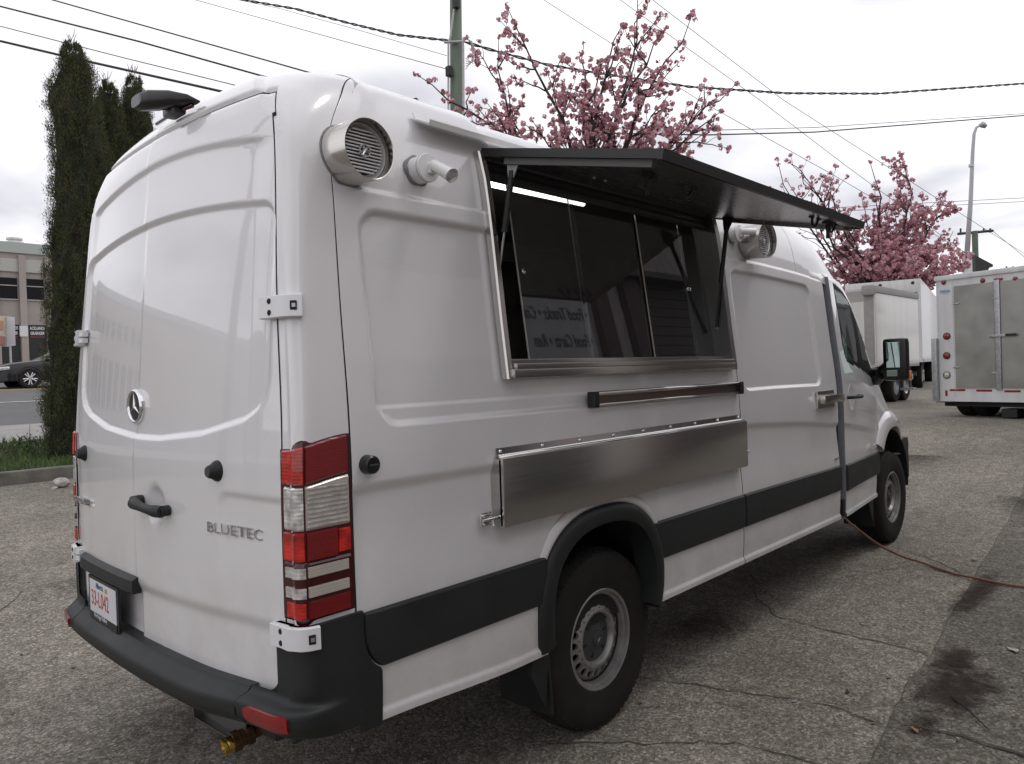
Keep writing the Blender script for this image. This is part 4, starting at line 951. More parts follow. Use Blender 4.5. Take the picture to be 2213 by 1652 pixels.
# rain gutter above the hatch
gx0, gx1 = .63, 2.82; pr_ = [(.162, 2.496), (.154, 2.488), (.085, 2.458), (.078, 2.476), (.082, 2.478), (.088, 2.466), (.154, 2.496), (.166, 2.516), (.170, 2.514)]
V = []; F = []; n = len(pr_)
for x_ in (gx0, gx0 + .06, 1.2, 1.8, 2.4, gx1):
    for (y_, z_) in pr_:
        cut = (.03 if x_ == gx0 and y_ < .1 else 0); V.append((x_ - 0 + cut * 0, y_, z_ + .0))
F = [(i * n + j, (i + 1) * n + j, (i + 1) * n + (j + 1) % n, i * n + (j + 1) % n) for i in range(5) for j in range(n)] + [tuple(range(n)), tuple(range(6 * n - 1, 5 * n - 1, -1))]
gt = fixn(obj('rain_gutter', V, F, M['lampw'], van, angle=25))
mb = MB(); mb.prism([(.622, .166, 2.518), (.86, .166, 2.518), (.86, .152, 2.491), (.622, .152, 2.491)], (0, -.004, .002)); mb.prism([(.622, .152, 2.491), (.80, .152, 2.491), (.76, .084, 2.462), (.628, .084, 2.462)], (0, 0, .004)); mb.build('gutter_end', M['bare'], gt)
# folded shelf below the hatch
sx0, sx1 = .808, 2.775
mb = MB(); mb.box(((sx0 + sx1) / 2, -.034, 1.143), (sx1 - sx0, .024, .250), bev=.006); mb.box((sx0 + .009, -.010, 1.143), (.018, .06, .246), bev=.003); mb.box((sx1 - .009, -.010, 1.143), (.018, .06, .246), bev=.003)
shf = mb.build('folding_shelf', M['stain'], van, angle=30); shf['label'] = 'stainless counter shelf folded down below the hatch'
mb = MB(); mb.tube([(sx0, -.030, 1.270), (sx1, -.030, 1.270)], .0075, 10); mb.build('shelf_top_roll', M['bare'], shf, sm=True)
mb = MB(); mb.prism([(sx0 + .01, -.004, 1.272), (sx1 - .01, -.004, 1.272), (sx1 - .01, -.002, 1.302), (sx0 + .01, -.002, 1.302)], (0, -.004, 0)); pz = mb.build('piano_hinge', M['bare'], shf)
mb = MB(); nk = 120
for k in range(nk): mb.tube([(sx0 + .012 + (sx1 - sx0 - .024) * k / nk, -.014, 1.2755), (sx0 + .012 + (sx1 - sx0 - .024) * (k + .86) / nk, -.014, 1.2755)], .0048, 6)
q = mb.build('hinge_knuckles', M['bare'], pz); q['kind'] = 'stuff'
for k, x_ in enumerate(np.linspace(sx0 + .03, sx1 - .03, 9)):
    mb = MB(); mb.lathe([(0, .0065), (.005, .0055), (.008, .001), (.008, 0)], (x_, -.0075, 1.290), (0, -1, 0), 12); mb.build('hinge_screw', M['chrome'], pz, sm=True)
mb = MB(); mb.box((.752, -.006, 1.055), (.052, .010, .050), bev=.003); mb.box((.750, -.016, 1.070), (.040, .012, .010), bev=.003); mb.box((.750, -.016, 1.040), (.040, .012, .010), bev=.003); mb.tube([(.725, -.020, 1.055), (.818, -.020, 1.055)], .007, 10); mb.tube([(.770, -.020, 1.055), (.770, -.030, 1.03)], .005, 8)
mb.build('slide_bolt', M['chrome'], van, angle=40)
mb = MB(); mb.lathe([(.011, 0), (.011, .02), (.007, .022), (.007, .04), (.0, .042)], (sx1 - .005, -.03, 1.095), (1, 0, 0), 12); mb.box((sx1 + .003, -.02, 1.075), (.006, .02, .05), bev=.001); mb.build('slide_bolt', M['chrome'], van, angle=40)
# awning rail
mb = MB(); rz = 1.452; mb.tube([(1.42, -.022, 1.476), (2.74, -.022, 1.476)], .0095, 12); mb.build('awning_rail', M['bare'], van, sm=True); ar_ = bpy.data.objects['awning_rail']
mb = MB(); mb.tube([(1.42, -.022, 1.428), (2.74, -.022, 1.428)], .0065, 12); mb.build('rail_tube', M['bare'], ar_, sm=True)
mb = MB(); mb.box((2.08, -.002, 1.452), (1.33, .018, .045)); mb.build('rail_web', mat('brown_tinted_steel', (.16, .125, .11), .3, metal=.7), ar_)
for x_ in (1.408, 2.752):
    mb = MB(); mb.box((x_, -.016, 1.451), (.030, .044, .068), bev=.005); mb.build('rail_end_cap', M['plastic_s'], ar_, angle=40)

# ------------------------------------------------------------------ horn speakers and floodlights
M['spk'] = mat('silver_speaker_grille', (.66, .65, .65), .28, metal=.35, coat=.3)
def speaker_face(c, r, par, ax=(0, -1, 0)):
    c = np.array(c, float)
    mb = MB(); mb.lathe([(r, -.004), (r * .97, -.002), (r * .93, -.010), (r * .90, -.004), (r * .86, -.012), (r * .84, -.018), (0, -.018)], c, ax, 48); pl = mb.build('speaker_plate', M['spk'], par, angle=30)
    for k in range(13):
        zz_ = (k - 6) * r * .118; hw = r * .80 * math.sqrt(max(0, 1 - (zz_ / (r * .84)) ** 2)) * 1.0
        mb = MB(); mb.box((c[0], c[1] + .004, c[2] + zz_), (2 * hw, .008, r * .052), bev=.0008); mb.build('grille_bar', M['spk'], pl)
    mb = MB(); mb.lathe([(r * .80, .013), (0, .013)], c, ax, 32)
    mb.v = [(p[0], c[1] + .012, p[2]) for p in mb.v]; mb.build('speaker_cone', M['dark'], pl)
    mb = MB(); mb.lathe([(r * .20, .004), (r * .20, .010), (r * .23, .010), (r * .23, .004)], c, ax, 24)
    for k in range(3):
        a = PI / 2 + .5 + k * 2 * PI / 3; mb.tube([c + (0, -.009, 0), c + (r * .21 * math.cos(a), -.009, r * .21 * math.sin(a))], .0035, 6)
    mb.lathe([(0, .012), (r * .06, .011), (r * .09, .006)], c, ax, 12); mb.build('grille_badge', M['chrome'], pl, angle=40)
# rear horn: steel drum on the side
c1 = (.302, .0, 2.292); r1 = .0965
sf_ = side_y(np.array(.3), np.array(2.29))
V = []; n = 56
mb = MB(); ax = Vector((0, -1, 0))
vs = []; fs = []
for j in range(n):
    a = 2 * PI * j / n; cx_, cz_ = c1[0] + r1 * math.cos(a), c1[2] + r1 * math.sin(a)
    cb, zb = .285 + r1 * 1.02 * math.cos(a), c1[2] - .004 + r1 * 1.02 * math.sin(a); yb = float(side_y(np.array(cb), np.array(zb))) + .006
    vs += [(cb, yb, zb), (cx_, c1[1] + .002, cz_), (c1[0] + (r1 - .0015) * math.cos(a), c1[1] - .001, c1[2] + (r1 - .0015) * math.sin(a)), (c1[0] + (r1 - .004) * math.cos(a), c1[1] + .001, c1[2] + (r1 - .004) * math.sin(a)), (c1[0] + (r1 - .004) * math.cos(a), c1[1] + .055, c1[2] + (r1 - .004) * math.sin(a))]
for j in range(n):
    k = (j + 1) % n
    for t in range(4): fs.append((j * 5 + t, k * 5 + t, k * 5 + t + 1, j * 5 + t + 1))
mb.add(vs, fs); hn1 = fixn(mb.build('horn_speaker', M['stain'], van, angle=30)); hn1['label'] = 'round stainless horn speaker at the rear corner'
speaker_face((c1[0], c1[1] + .034, c1[2]), r1 - .005, hn1)
mb = MB(); bl = []
for j in range(28):
    a = 2 * PI * j / 28; cb, zb = .285 + r1 * 1.02 * math.cos(a), c1[2] - .004 + r1 * 1.02 * math.sin(a); bl.append((cb, float(side_y(np.array(cb), np.array(zb))) - .001, zb))
mb.tube(bl + [bl[0]], .0035, 6); mb.build('sealant_bead', M['silicone'], hn1, sm=True)
# rear floodlight
def flood(bx, bz, yb, tip, par_label):
    mb = MB(); sy = float(side_y(np.array(bx), np.array(bz)))
    mb.lathe([(.047, -.004), (.047, sy - yb - .012), (.049, sy - yb - .010), (.049, sy - yb - .002), (.047, sy - yb), (0, sy - yb)], (bx, sy, bz), (0, -1, 0), 40); b = mb.build('floodlight', M['lampw'], van, angle=30); b['label'] = par_label
    mb = MB(); bl = []
    for j in range(28):
        a = 2 * PI * j / 28; q = 1 + .06 * math.sin(5 * a) ; cb, zb = bx + .048 * q * math.cos(a), bz + .048 * q * math.sin(a); bl.append((cb, float(side_y(np.array(cb), np.array(zb))) - .003, zb))
    rs_ = [.005 + .004 * abs(math.sin(3 * j)) for j in range(29)]; rs_[14] = .011; rs_[15] = .012
    mb.tube(bl + [bl[0]], rs_, 6); mb.build('sealant_bead', M['silicone'], b, sm=True)
    mb = MB(); mb.lathe([(.0485, sy - yb - .012), (.0495, sy - yb - .011), (.0485, sy - yb - .010)], (bx, sy, bz), (0, -1, 0), 40); mb.build('gasket', M['dark'], b)
    p0_ = np.array((bx + .010, yb, bz - .004)); p1_ = np.array(tip); d_ = (p1_ - p0_) / np.linalg.norm(p1_ - p0_)
    mb = MB(); mb.box(p0_ + (0, -.006, 0), (.030, .014, .034), bev=.003); mb.tube([p0_, p0_ + (0, -.022, .004)], .008, 10); mb.build('swivel', M['lampw'], b, angle=40)
    return b, p0_, d_
b, p0_, d_ = flood(.586, 2.292, .045, (.60, -.075, 2.240), 'white round floodlight beside the rear horn speaker')
s0_ = p0_ + np.array((0.004, -.014, .010)); tip = np.array((.600, -.055, 2.247)); dd2 = (tip - s0_) / np.linalg.norm(tip - s0_)
mb = MB(); L_ = float(np.linalg.norm(tip - s0_)); mb.lathe([(0, -.012), (.017, -.010), (.0205, -.002), (.0215, L_ * .5), (.0245, L_ - .002), (.0250, L_), (.0235, L_), (.0225, L_ - .010)], s0_, dd2, 28); lh = mb.build('lamp_head', M['lampw'], b, angle=35)
mb = MB(); mb.lathe([(.0225, L_ - .006), (.014, L_ - .004), (0, L_ - .003)], s0_, dd2, 24); mb.build('lamp_lens', M['lens_c'], lh, sm=True)
mb = MB(); mb.lathe([(.0245, L_ - .003), (.0255, L_), (.0235, L_ + .001)], s0_, dd2, 28); mb.build('lens_ring', M['galv'], lh, sm=True)
b, p0_, d_ = flood(2.975, 2.335, .060, (3.03, -.0, 2.30), 'white floodlight mount by the front horn speaker')
mb = MB(); s0_ = np.array((2.98, .050, 2.345)); t_ = np.array((3.075, -.005, 2.345)); dd2 = (t_ - s0_) / np.linalg.norm(t_ - s0_); L_ = float(np.linalg.norm(t_ - s0_)); mb.lathe([(0, -.012), (.014, -.010), (.0185, .0), (.020, L_), (.0, L_)], s0_, dd2, 24); mb.build('lamp_head', M['lampw'], b, angle=35)
# front horn, angled towards the serving side
c2 = np.array((3.135, -.035, 2.300)); r2 = .104; axv = Vector((-.10, -1, -.04)).normalized(); u_ = axv.cross(Vector((0, 0, 1))).normalized(); w_ = axv.cross(u_)
vs = []; fs = []; prof2 = [(r2 * .70, -.155), (r2 * .98, -.125), (r2, -.02), (r2, .0), (r2 - .003, .001), (r2 - .005, .0), (r2 - .005, -.04)]
mb = MB(); mb.lathe(prof2, c2, axv, 48); mb.lathe([(0, -.155), (r2 * .70, -.155)], c2, axv, 32); h2 = fixn(mb.build('horn_speaker', M['stain'], van, angle=30)); h2['label'] = 'round horn speaker in front of the serving hatch'
speaker_face(c2 + np.array((0, .026, 0)), r2 - .006, h2)
mb = MB(); mb.tube([c2 + (0, .10, .01), (c2[0], .12, c2[2] + .01)], .03, 12); mb.build('speaker_stalk', M['lampw'], h2, sm=True)
# ------------------------------------------------------------------ front door area
V = []; F = []; zs = np.linspace(.462, 2.185, 40)
for z_ in zs:
    y0_ = float(delta(z_) + taper(4.385)); V += [(4.372, y0_ + .028, z_), (4.376, y0_ - .006, z_), (4.380, y0_ - .013, z_), (4.392, y0_ - .013, z_)]
F = [(i * 4 + j, (i + 1) * 4 + j, (i + 1) * 4 + j + 1, i * 4 + j + 1) for i in range(39) for j in range(3)]
fixn(obj('door_edge_seal', V, F, M['grey_strip'], van, angle=30))
V = [];
for z_ in zs:
    y0_ = float(delta(z_)); V += [(4.28, y0_ + .034, z_), (4.40, y0_ + .036, z_)]
obj('door_gap', V, [(i * 2, i * 2 + 1, i * 2 + 3, i * 2 + 2) for i in range(39)], M['dark'], van)
mb = MB(); mb.box((4.365, .03, 1.32), (.03, .03, .05), bev=.004); mb.box((4.365, .035, 1.20), (.025, .02, .02), bev=.003); mb.box((4.365, .022, .54), (.04, .05, .12), bev=.01); mb.build('door_striker', M['black'], van)
mb = MB(); mb.box((4.04, -.006, 1.325), (.30, .012, .118), bev=.003); hp = mb.build('hasp_plate', M['stain'], parts['sliding_door'])
mb = MB(); mb.box((4.09, -.032, 1.328), (.36, .045, .055), bev=.004); mb.build('hasp_bar', M['stain'], hp, angle=30)
mb = MB(); mb.box((4.23, -.004, .905), (.05, .012, .012), bev=.003); mb.build('door_stop', M['galv'], parts['sliding_door'])
fd = parts['front_door']
mb = MB(); mb.tube([(4.50, .012, 1.316), (4.52, -.026, 1.316), (4.62, -.032, 1.314), (4.74, -.016, 1.314), (4.77, .02, 1.314)], [.014, .013, .012, .014, .014], 10); mb.build('door_handle', M['plastic'], fd, angle=50)
mb = MB(); yb_ = float(side_y(np.array(5.28), np.array(.89))) - .022
text('chrome_lettering', '3500', .055, .003, (5.12, float(side_y(np.array(5.12), np.array(.9))) - .034, .865), (1, .085, 0), (0, 0, 1), M['chrome'], fd, squash=1.3)
# mirror
mb = MB(); mb.tube([(5.55, .135, 1.46), (5.47, .04, 1.50), (5.43, -.01, 1.54)], [.06, .045, .04], 10); mb.tube([(5.52, .13, 1.44), (5.46, .06, 1.47)], [.075, .05], 10)
ma = mb.build('mirror_arm', M['plastic_s'], van, angle=50)
mb = MB(); mb.box((5.45, -.060, 1.578), (.11, .185, .345), bev=.035); mh = mb.build('wing_mirror', M['plastic_s'], van, angle=40)
mb = MB(); mb.box((5.391, -.053, 1.615), (.006, .100, .205), bev=.002, rot=[[math.cos(.10), -math.sin(.10), 0], [math.sin(.10), math.cos(.10), 0], [0, 0, 1]]); mb.build('mirror_glass', M['mirror'], mh)
mb = MB(); mb.box((5.391, -.053, 1.468), (.006, .095, .05), bev=.002, rot=[[math.cos(.25), -math.sin(.25), 0], [math.sin(.25), math.cos(.25), 0], [0, 0, 1]]); mb.build('wide_angle_mirror', M['mirror'], mh)
mb = MB(); mb.box((5.475, -.153, 1.45), (.04, .022, .07), bev=.008); mb.build('indicator_lens', M['amber'], mh, angle=40)
mb = MB(); mb.box((5.50, -.143, 1.435), (.08, .035, .05), bev=.012); mb.build('mirror_cover', M['paint'], mh, angle=40)
# seats/steering seen through the cab glass
mb = MB()
for y_ in (.55, 1.45): mb.box((4.75, y_, 1.15), (.5, .5, .2), bev=.05); mb.box((4.55, y_, 1.45), (.14, .48, .7), bev=.05); mb.box((4.55, y_, 1.88), (.09, .28, .2), bev=.04)
mb.build('cab_seat', M['dark'], van, angle=50)
mb = MB(); mb.box((5.55, 1.0, 1.25), (.5, 1.6, .3), bev=.08); mb.build('dashboard', M['plastic'], van, angle=50)
mb = MB(); mb.box((6.45, .30, .62), (.9, .10, .42), bev=.04); mb.build('front_bumper_side', M['plastic'], van, angle=40)
# ------------------------------------------------------------------ surroundings
FV = np.array((math.cos(.742), math.sin(.742))); RV = np.array((math.sin(.742), -math.cos(.742)))
def ray(px, py): v = MC @ np.array([px - 1106.5, py - 826.0, FPX]); return v / FPX
def at(px, py, d): return CAM + ray(px, py) * d          # point at depth d
def onp(px, py, p, n):
    v = ray(px, py); t = np.dot(np.array(p) - CAM, n) / np.dot(v, n); return CAM + v * t
def single(name, mb, mt, label, cat, group=None, **k):
    o = mb.build(name, mt, None, **k); return tag(o, label, cat, group)
# --- marks on the ground
def strip(name, pts, w, mt, dz=.004, jit=.012, parent=None):
    P_ = []; 
    for i in range(len(pts) - 1):
        a = np.array(pts[i]); b = np.array(pts[i + 1]); k = max(2, int(np.linalg.norm(b - a) / .06))
        for t in range(k): P_.append(a + (b - a) * t / k + np.array((random.gauss(0, jit), random.gauss(0, jit))))
    P_.append(np.array(pts[-1])); V = []; F = []
    for i, p in enumerate(P_):
        t = P_[min(i + 1, len(P_) - 1)] - P_[max(i - 1, 0)]; t = t / (np.linalg.norm(t) + 1e-9); n = np.array((-t[1], t[0])); ww = w * random.uniform(.4, 1.3) * (1 if 0 < i < len(P_) - 1 else .2)
        for s_ in (-1, 1): q = p + n * ww * s_; V.append((q[0], q[1], float(gz(q[0], q[1])) + dz))
    F = [(2 * i, 2 * i + 2, 2 * i + 3, 2 * i + 1) for i in range(len(P_) - 1)]
    o = obj(name, V, F, mt); o['kind'] = 'structure'; return o
ex = [-1.5, 0, 1.0, 1.956, 2.30, 2.79, 3.25, 4.0, 4.935, 6.7, 9, 12]; ey = [-1.30, -1.12, -1.0, -.907, -.86, -.817, -.80, -.73, -.659, -.52, -.35, -.1]
V = []; F = []
xs_ = np.arange(-1.5, 12, .08)
for x_ in xs_:
    ye = float(np.interp(x_, ex, ey)) + .005 * math.sin(x_ * 5) + random.gauss(0, .003)
    for y_, dz in ((ye, .001), (ye - .012, .009), (ye - .5, .009), (-6, .009)): V.append((x_, y_, float(gz(x_, y_)) + dz))
n = len(xs_); F = [(i * 4 + j, i * 4 + j + 1, (i + 1) * 4 + j + 1, (i + 1) * 4 + j) for i in range(n - 1) for j in range(3)]
tag(fixn(obj('concrete_apron', V, F, M['apron'])), kind='structure')
for pts, w in (([(4.245, .642), (3.95, .50), (3.62, .315), (3.40, .10), (3.33, -.20), (3.30, -.50), (3.25, -.80)], .0045), ([(3.613, .55), (3.70, .45), (3.624, .315)], .004), ([(2.05, .35), (2.20, -.15), (2.33, -.60), (2.28, -.88)], .004),
               ([(5.6, -.05), (5.35, -.35), (5.0, -.62)], .004), ([(1.2, .25), (1.75, -.45), (1.80, -.92)], .0035), ([(.4, 3.1), (.9, 2.9), (1.3, 2.6)], .004), ([(-.6, 1.9), (-.2, 2.6), (-.1, 3.6), (.5, 4.6)], .004)):
    strip('ground_crack', pts, w, M['crack'])
for pts, w in (([(3.15, -.84), (3.0, -1.1), (2.9, -1.4)], .0045), ([(2.30, -.90), (2.35, -1.1), (2.30, -1.5)], .009)): strip('ground_crack', pts, w, M['crack'], dz=.017)
def blot(name, c, rx, ry, rot, mt, dz, n=40, amp=.28, kind='structure'):
    V = [(c[0], c[1], float(gz(*c)) + dz)]; ph = [random.uniform(0, 6) for _ in range(4)]
    for j in range(n):
        a = 2 * PI * j / n; r = 1 + amp * (math.sin(2 * a + ph[0]) * .4 + math.sin(3 * a + ph[1]) * .35 + math.sin(7 * a + ph[2]) * .2 + math.sin(11 * a + ph[3]) * .15)
        x_, y_ = rx * r * math.cos(a), ry * r * math.sin(a); V.append((c[0] + x_ * math.cos(rot) - y_ * math.sin(rot), c[1] + x_ * math.sin(rot) + y_ * math.cos(rot), float(gz(*c)) + dz))
    o = obj(name, V, [(0, j + 1, (j + 1) % n + 1) for j in range(n)], mt); o['kind'] = kind; return o
def softstain(name, col, alpha):
    mt, nt, b = nm(name); N = nt.nodes; L = nt.links; b.inputs['Base Color'].default_value = (*col, 1); b.inputs['Roughness'].default_value = .95; b.inputs['Specular IOR Level'].default_value = .12
    t = N.new('ShaderNodeTexCoord'); g = N.new('ShaderNodeTexNoise'); g.inputs['Scale'].default_value = 16; g.inputs['Detail'].default_value = 8; L.new(t.outputs['Object'], g.inputs[0])
    sp_ = N.new('ShaderNodeSeparateXYZ'); L.new(t.outputs['Generated'], sp_.inputs[0]); cb_ = N.new('ShaderNodeCombineXYZ'); L.new(sp_.outputs[0], cb_.inputs[0]); L.new(sp_.outputs[1], cb_.inputs[1])
    ds = N.new('ShaderNodeVectorMath'); ds.operation = 'DISTANCE'; ds.inputs[1].default_value = (.5, .5, 0); L.new(cb_.outputs[0], ds.inputs[0])
    f = N.new('ShaderNodeMapRange'); f.inputs[1].default_value = .12; f.inputs[2].default_value = .46; f.inputs[3].default_value = .42; f.inputs[4].default_value = -.25; L.new(ds.outputs['Value'], f.inputs[0])
    ad = N.new('ShaderNodeMath'); ad.operation = 'ADD'; L.new(g.outputs[0], ad.inputs[0]); L.new(f.outputs[0], ad.inputs[1])
    r = N.new('ShaderNodeMapRange'); r.inputs[1].default_value = .42; r.inputs[2].default_value = 1.02; r.inputs[3].default_value = 0; r.inputs[4].default_value = alpha; L.new(ad.outputs[0], r.inputs[0]); L.new(r.outputs[0], b.inputs['Alpha']); return mt
M['st1'] = softstain('damp_stain', (.040, .028, .024), .85)
M['st2'] = softstain('faint_wear_stain', (.055, .046, .036), .55)
blot('ground_stain', (2.85, -1.02), .55, .24, .12, M['st1'], .016, amp=.1); blot('ground_stain', (3.25, -.93), .35, .14, .1, M['st1'], .018, amp=.1); blot('ground_stain', (2.36, -1.0), .20, .10, .4, M['st1'], .016, amp=.1); blot('ground_stain', (4.6, -.76), .9, .12, .05, M['st1'], .016, amp=.1)
for q in (((.9, 1.6), 1.2, .7, .2), ((-.4, 3.0), .8, .5, 1.), ((3.0, .35), .5, .3, .2), ((5.6, .4), .8, .4, .1), ((8.5, -.6), 1.4, .6, .1), ((10.5, 1.2), 1.6, .5, .4), ((1.3, 4.6), 1.2, .5, .6)): blot('ground_stain', *q, M['st2'], .003, amp=.15)
# loose grit and debris
mb = MB()
def pebble(mb, p, r):
    o_ = np.array([(1, 0, 0), (-1, 0, 0), (0, 1, 0), (0, -1, 0), (0, 0, 1), (0, 0, -1)]) * (rng.uniform(.6, 1.3, (6, 1))) * r * np.array((1, 1, .7)); a = rng.uniform(0, 6.28); c_, s_ = math.cos(a), math.sin(a)
    o_ = [(q[0] * c_ - q[1] * s_ + p[0], q[0] * s_ + q[1] * c_ + p[1], q[2] + p[2]) for q in o_]
    mb.add(o_, [(0, 2, 4), (2, 1, 4), (1, 3, 4), (3, 0, 4), (2, 0, 5), (1, 2, 5), (3, 1, 5), (0, 3, 5)])
for _ in range(7000):
    d_ = 1.6 + 8 * rng.rand() ** 1.6; l_ = rng.uniform(-.8, .8) * d_; x_, y_ = CAM[:2] + FV * d_ + RV * l_
    ap = .012 if y_ < np.interp(x_, ex, ey) and x_ < 12 else 0
    pebble(mb, (x_, y_, float(gz(x_, y_)) + ap + .001), rng.uniform(.0016, .0048) * (1 + (rng.rand() < .03) * 1.6))
gm = mat('loose_grit_stones', (.17, .16, .14), .9, var=.6, vscale=3); tag(single('loose_grit', mb, gm, None, None), kind='stuff')
mb = MB()
for _ in range(900):
    x_ = rng.uniform(-1.5, 6); y_ = 9.35 + abs(rng.normal(0, .16)) * -1; pebble(mb, (x_, y_, float(gz(x_, y_))), rng.uniform(.008, .03))
tag(single('kerb_gravel', mb, mat('pale_gravel', (.20, .19, .17), .9, var=.5, vscale=5), None, None), kind='stuff')
def rock(c, r, seed):
    bm = bmesh.new(); bmesh.ops.create_icosphere(bm, subdivisions=3, radius=1); rs = np.random.RandomState(seed); dirs = rs.normal(size=(14, 3)); dirs /= np.linalg.norm(dirs, axis=1)[:, None]; cut = rs.uniform(.62, .95, 14)
    for v in bm.verts:
        p = np.array(v.co); 
        for d_, k in zip(dirs, cut):
            t = p @ d_
            if t > k: p = p - d_ * (t - k)
        v.co = Vector((p[0] * r[0] + c[0], p[1] * r[1] + c[1], p[2] * r[2] + c[2]))
    bm.verts.index_update(); vs = [tuple(v.co) for v in bm.verts]; fs = [[v.index for v in f.verts] for f in bm.faces]; bm.free(); return vs, fs
rp = at(131, 1029, 9.75); vs, fs = rock((rp[0], rp[1], float(gz(rp[0], rp[1])) + .05), (.11, .09, .075), 3); mb = MB().add(vs, fs)
single('rock', mb, mat('pale_rock', (.34, .32, .30), .9, var=.35, vscale=18, bump=.6, bscale=30), 'pale rock lying against the kerb beside the van', 'rock')
rp = at(118, 1040, 9.6); vs, fs = rock((rp[0], rp[1], float(gz(rp[0], rp[1])) + .012), (.045, .04, .028), 8); mb = MB().add(vs, fs); single('rock', mb, mat('pale_stone', (.36, .35, .33), .9, var=.3, vscale=18), 'small pale stone next to the larger rock at the kerb', 'rock')
# leaves, paper and twig on the apron
def flake(c, s, rot, col, label, cat, dz=.016):
    V = []; n = 9; c = np.array(c)
    for j in range(n): a = 2 * PI * j / n; r = s * random.uniform(.7, 1.2); V.append((c[0] + r * math.cos(a) * math.cos(rot) - r * .6 * math.sin(a) * math.sin(rot), c[1] + r * math.cos(a) * math.sin(rot) + r * .6 * math.sin(a) * math.cos(rot), float(gz(*c)) + dz + random.uniform(0, .012)))
    V.append((c[0], c[1], float(gz(*c)) + dz + .010)); mb = MB().add(V, [(j, (j + 1) % n, n) for j in range(n)]); single(cat.replace(' ', '_'), mb, mat(cat + '_litter', col, .8, var=.2, vscale=30), label, cat)
flake((2.28, -.985), .024, .6, (.26, .15, .085), 'tan dry leaf beside the dark stain on the apron', 'dry leaf'); flake((2.52, -.63), .018, .2, (.05, .03, .03), 'small dark leaf on the asphalt left of the apron edge', 'dark leaf', .005)
flake((3.55, -1.13), .03, .9, (.45, .45, .43), 'pale scrap of paper on the apron near the right edge', 'paper scrap'); flake((2.30, -1.14), .014, .3, (.42, .41, .40), 'tiny white scrap beside the stain', 'paper scrap')
flake((5.55, -.55), .03, .3, (.30, .20, .13), 'brown leaf near the cord on the apron', 'brown leaf'); flake((5.05, .15), .014, .3, (.04, .03, .03), 'dark speck of litter near the cord', 'litter', .005)
mb = MB(); mb.tube([(2.72, -1.02, .022), (2.60, -1.12, .024), (2.46, -1.22, .020)], [.003, .0035, .002], 6); single('twig', mb, M['dark'], 'thin dark twig lying across the stained apron', 'twig')
# extension cord from the van to the right
pts = [(4.36, .06, .60), (4.40, .02, .47), (4.52, -.04, .36), (4.80, -.10, .20), (5.05, -.18, .08), (5.18, -.29, .020), (5.10, -.40, .014), (5.0, -.55, .013), (4.93, -.70, .022), (4.88, -.85, .022), (4.88, -1.0, .022), (4.95, -1.3, .022), (5.2, -1.9, .022), (5.3, -2.8, .022)]
cv = []
for i in range(len(pts) - 1):
    p0_, p1_, p2_, p3_ = [np.array(pts[max(0, min(len(pts) - 1, i + k))]) for k in (-1, 0, 1, 2)]
    for t in np.linspace(0, 1, 8, endpoint=False): cv.append(.5 * ((2 * p1_) + (-p0_ + p2_) * t + (2 * p0_ - 5 * p1_ + 4 * p2_ - p3_) * t * t + (-p0_ + 3 * p1_ - 3 * p2_ + p3_) * t ** 3))
mb = MB(); mb.tube(cv, .0085, 8); single('extension_cord', mb, M['red_cable'], 'faded red power cord trailing from the van across the ground', 'power cord', sm=True)
mb = MB()
for _ in range(420):
    d_ = 2.5 + 14 * rng.rand(); l_ = rng.uniform(-.8, .8) * d_; x_, y_ = CAM[:2] + FV * d_ + RV * l_; z_ = float(gz(x_, y_)) + (.014 if y_ < np.interp(x_, ex, ey) and x_ < 12 else .003); r_ = rng.uniform(.006, .020); a = rng.uniform(0, 6.28); q = [(x_ + r_ * math.cos(a + k * PI / 2) * (1 if k % 2 else .5), y_ + r_ * math.sin(a + k * PI / 2) * (1 if k % 2 else .5), z_ + rng.uniform(0, .006)) for k in range(4)]
    mb.add(q, [(0, 1, 2, 3)], int(rng.randint(0, 3)))
tag(single('ground_litter', mb, [mat('dark_litter', (.03, .024, .02), .8), mat('tan_litter', (.22, .14, .08), .8), mat('pale_litter', (.40, .37, .35), .8)], None, None), kind='stuff')
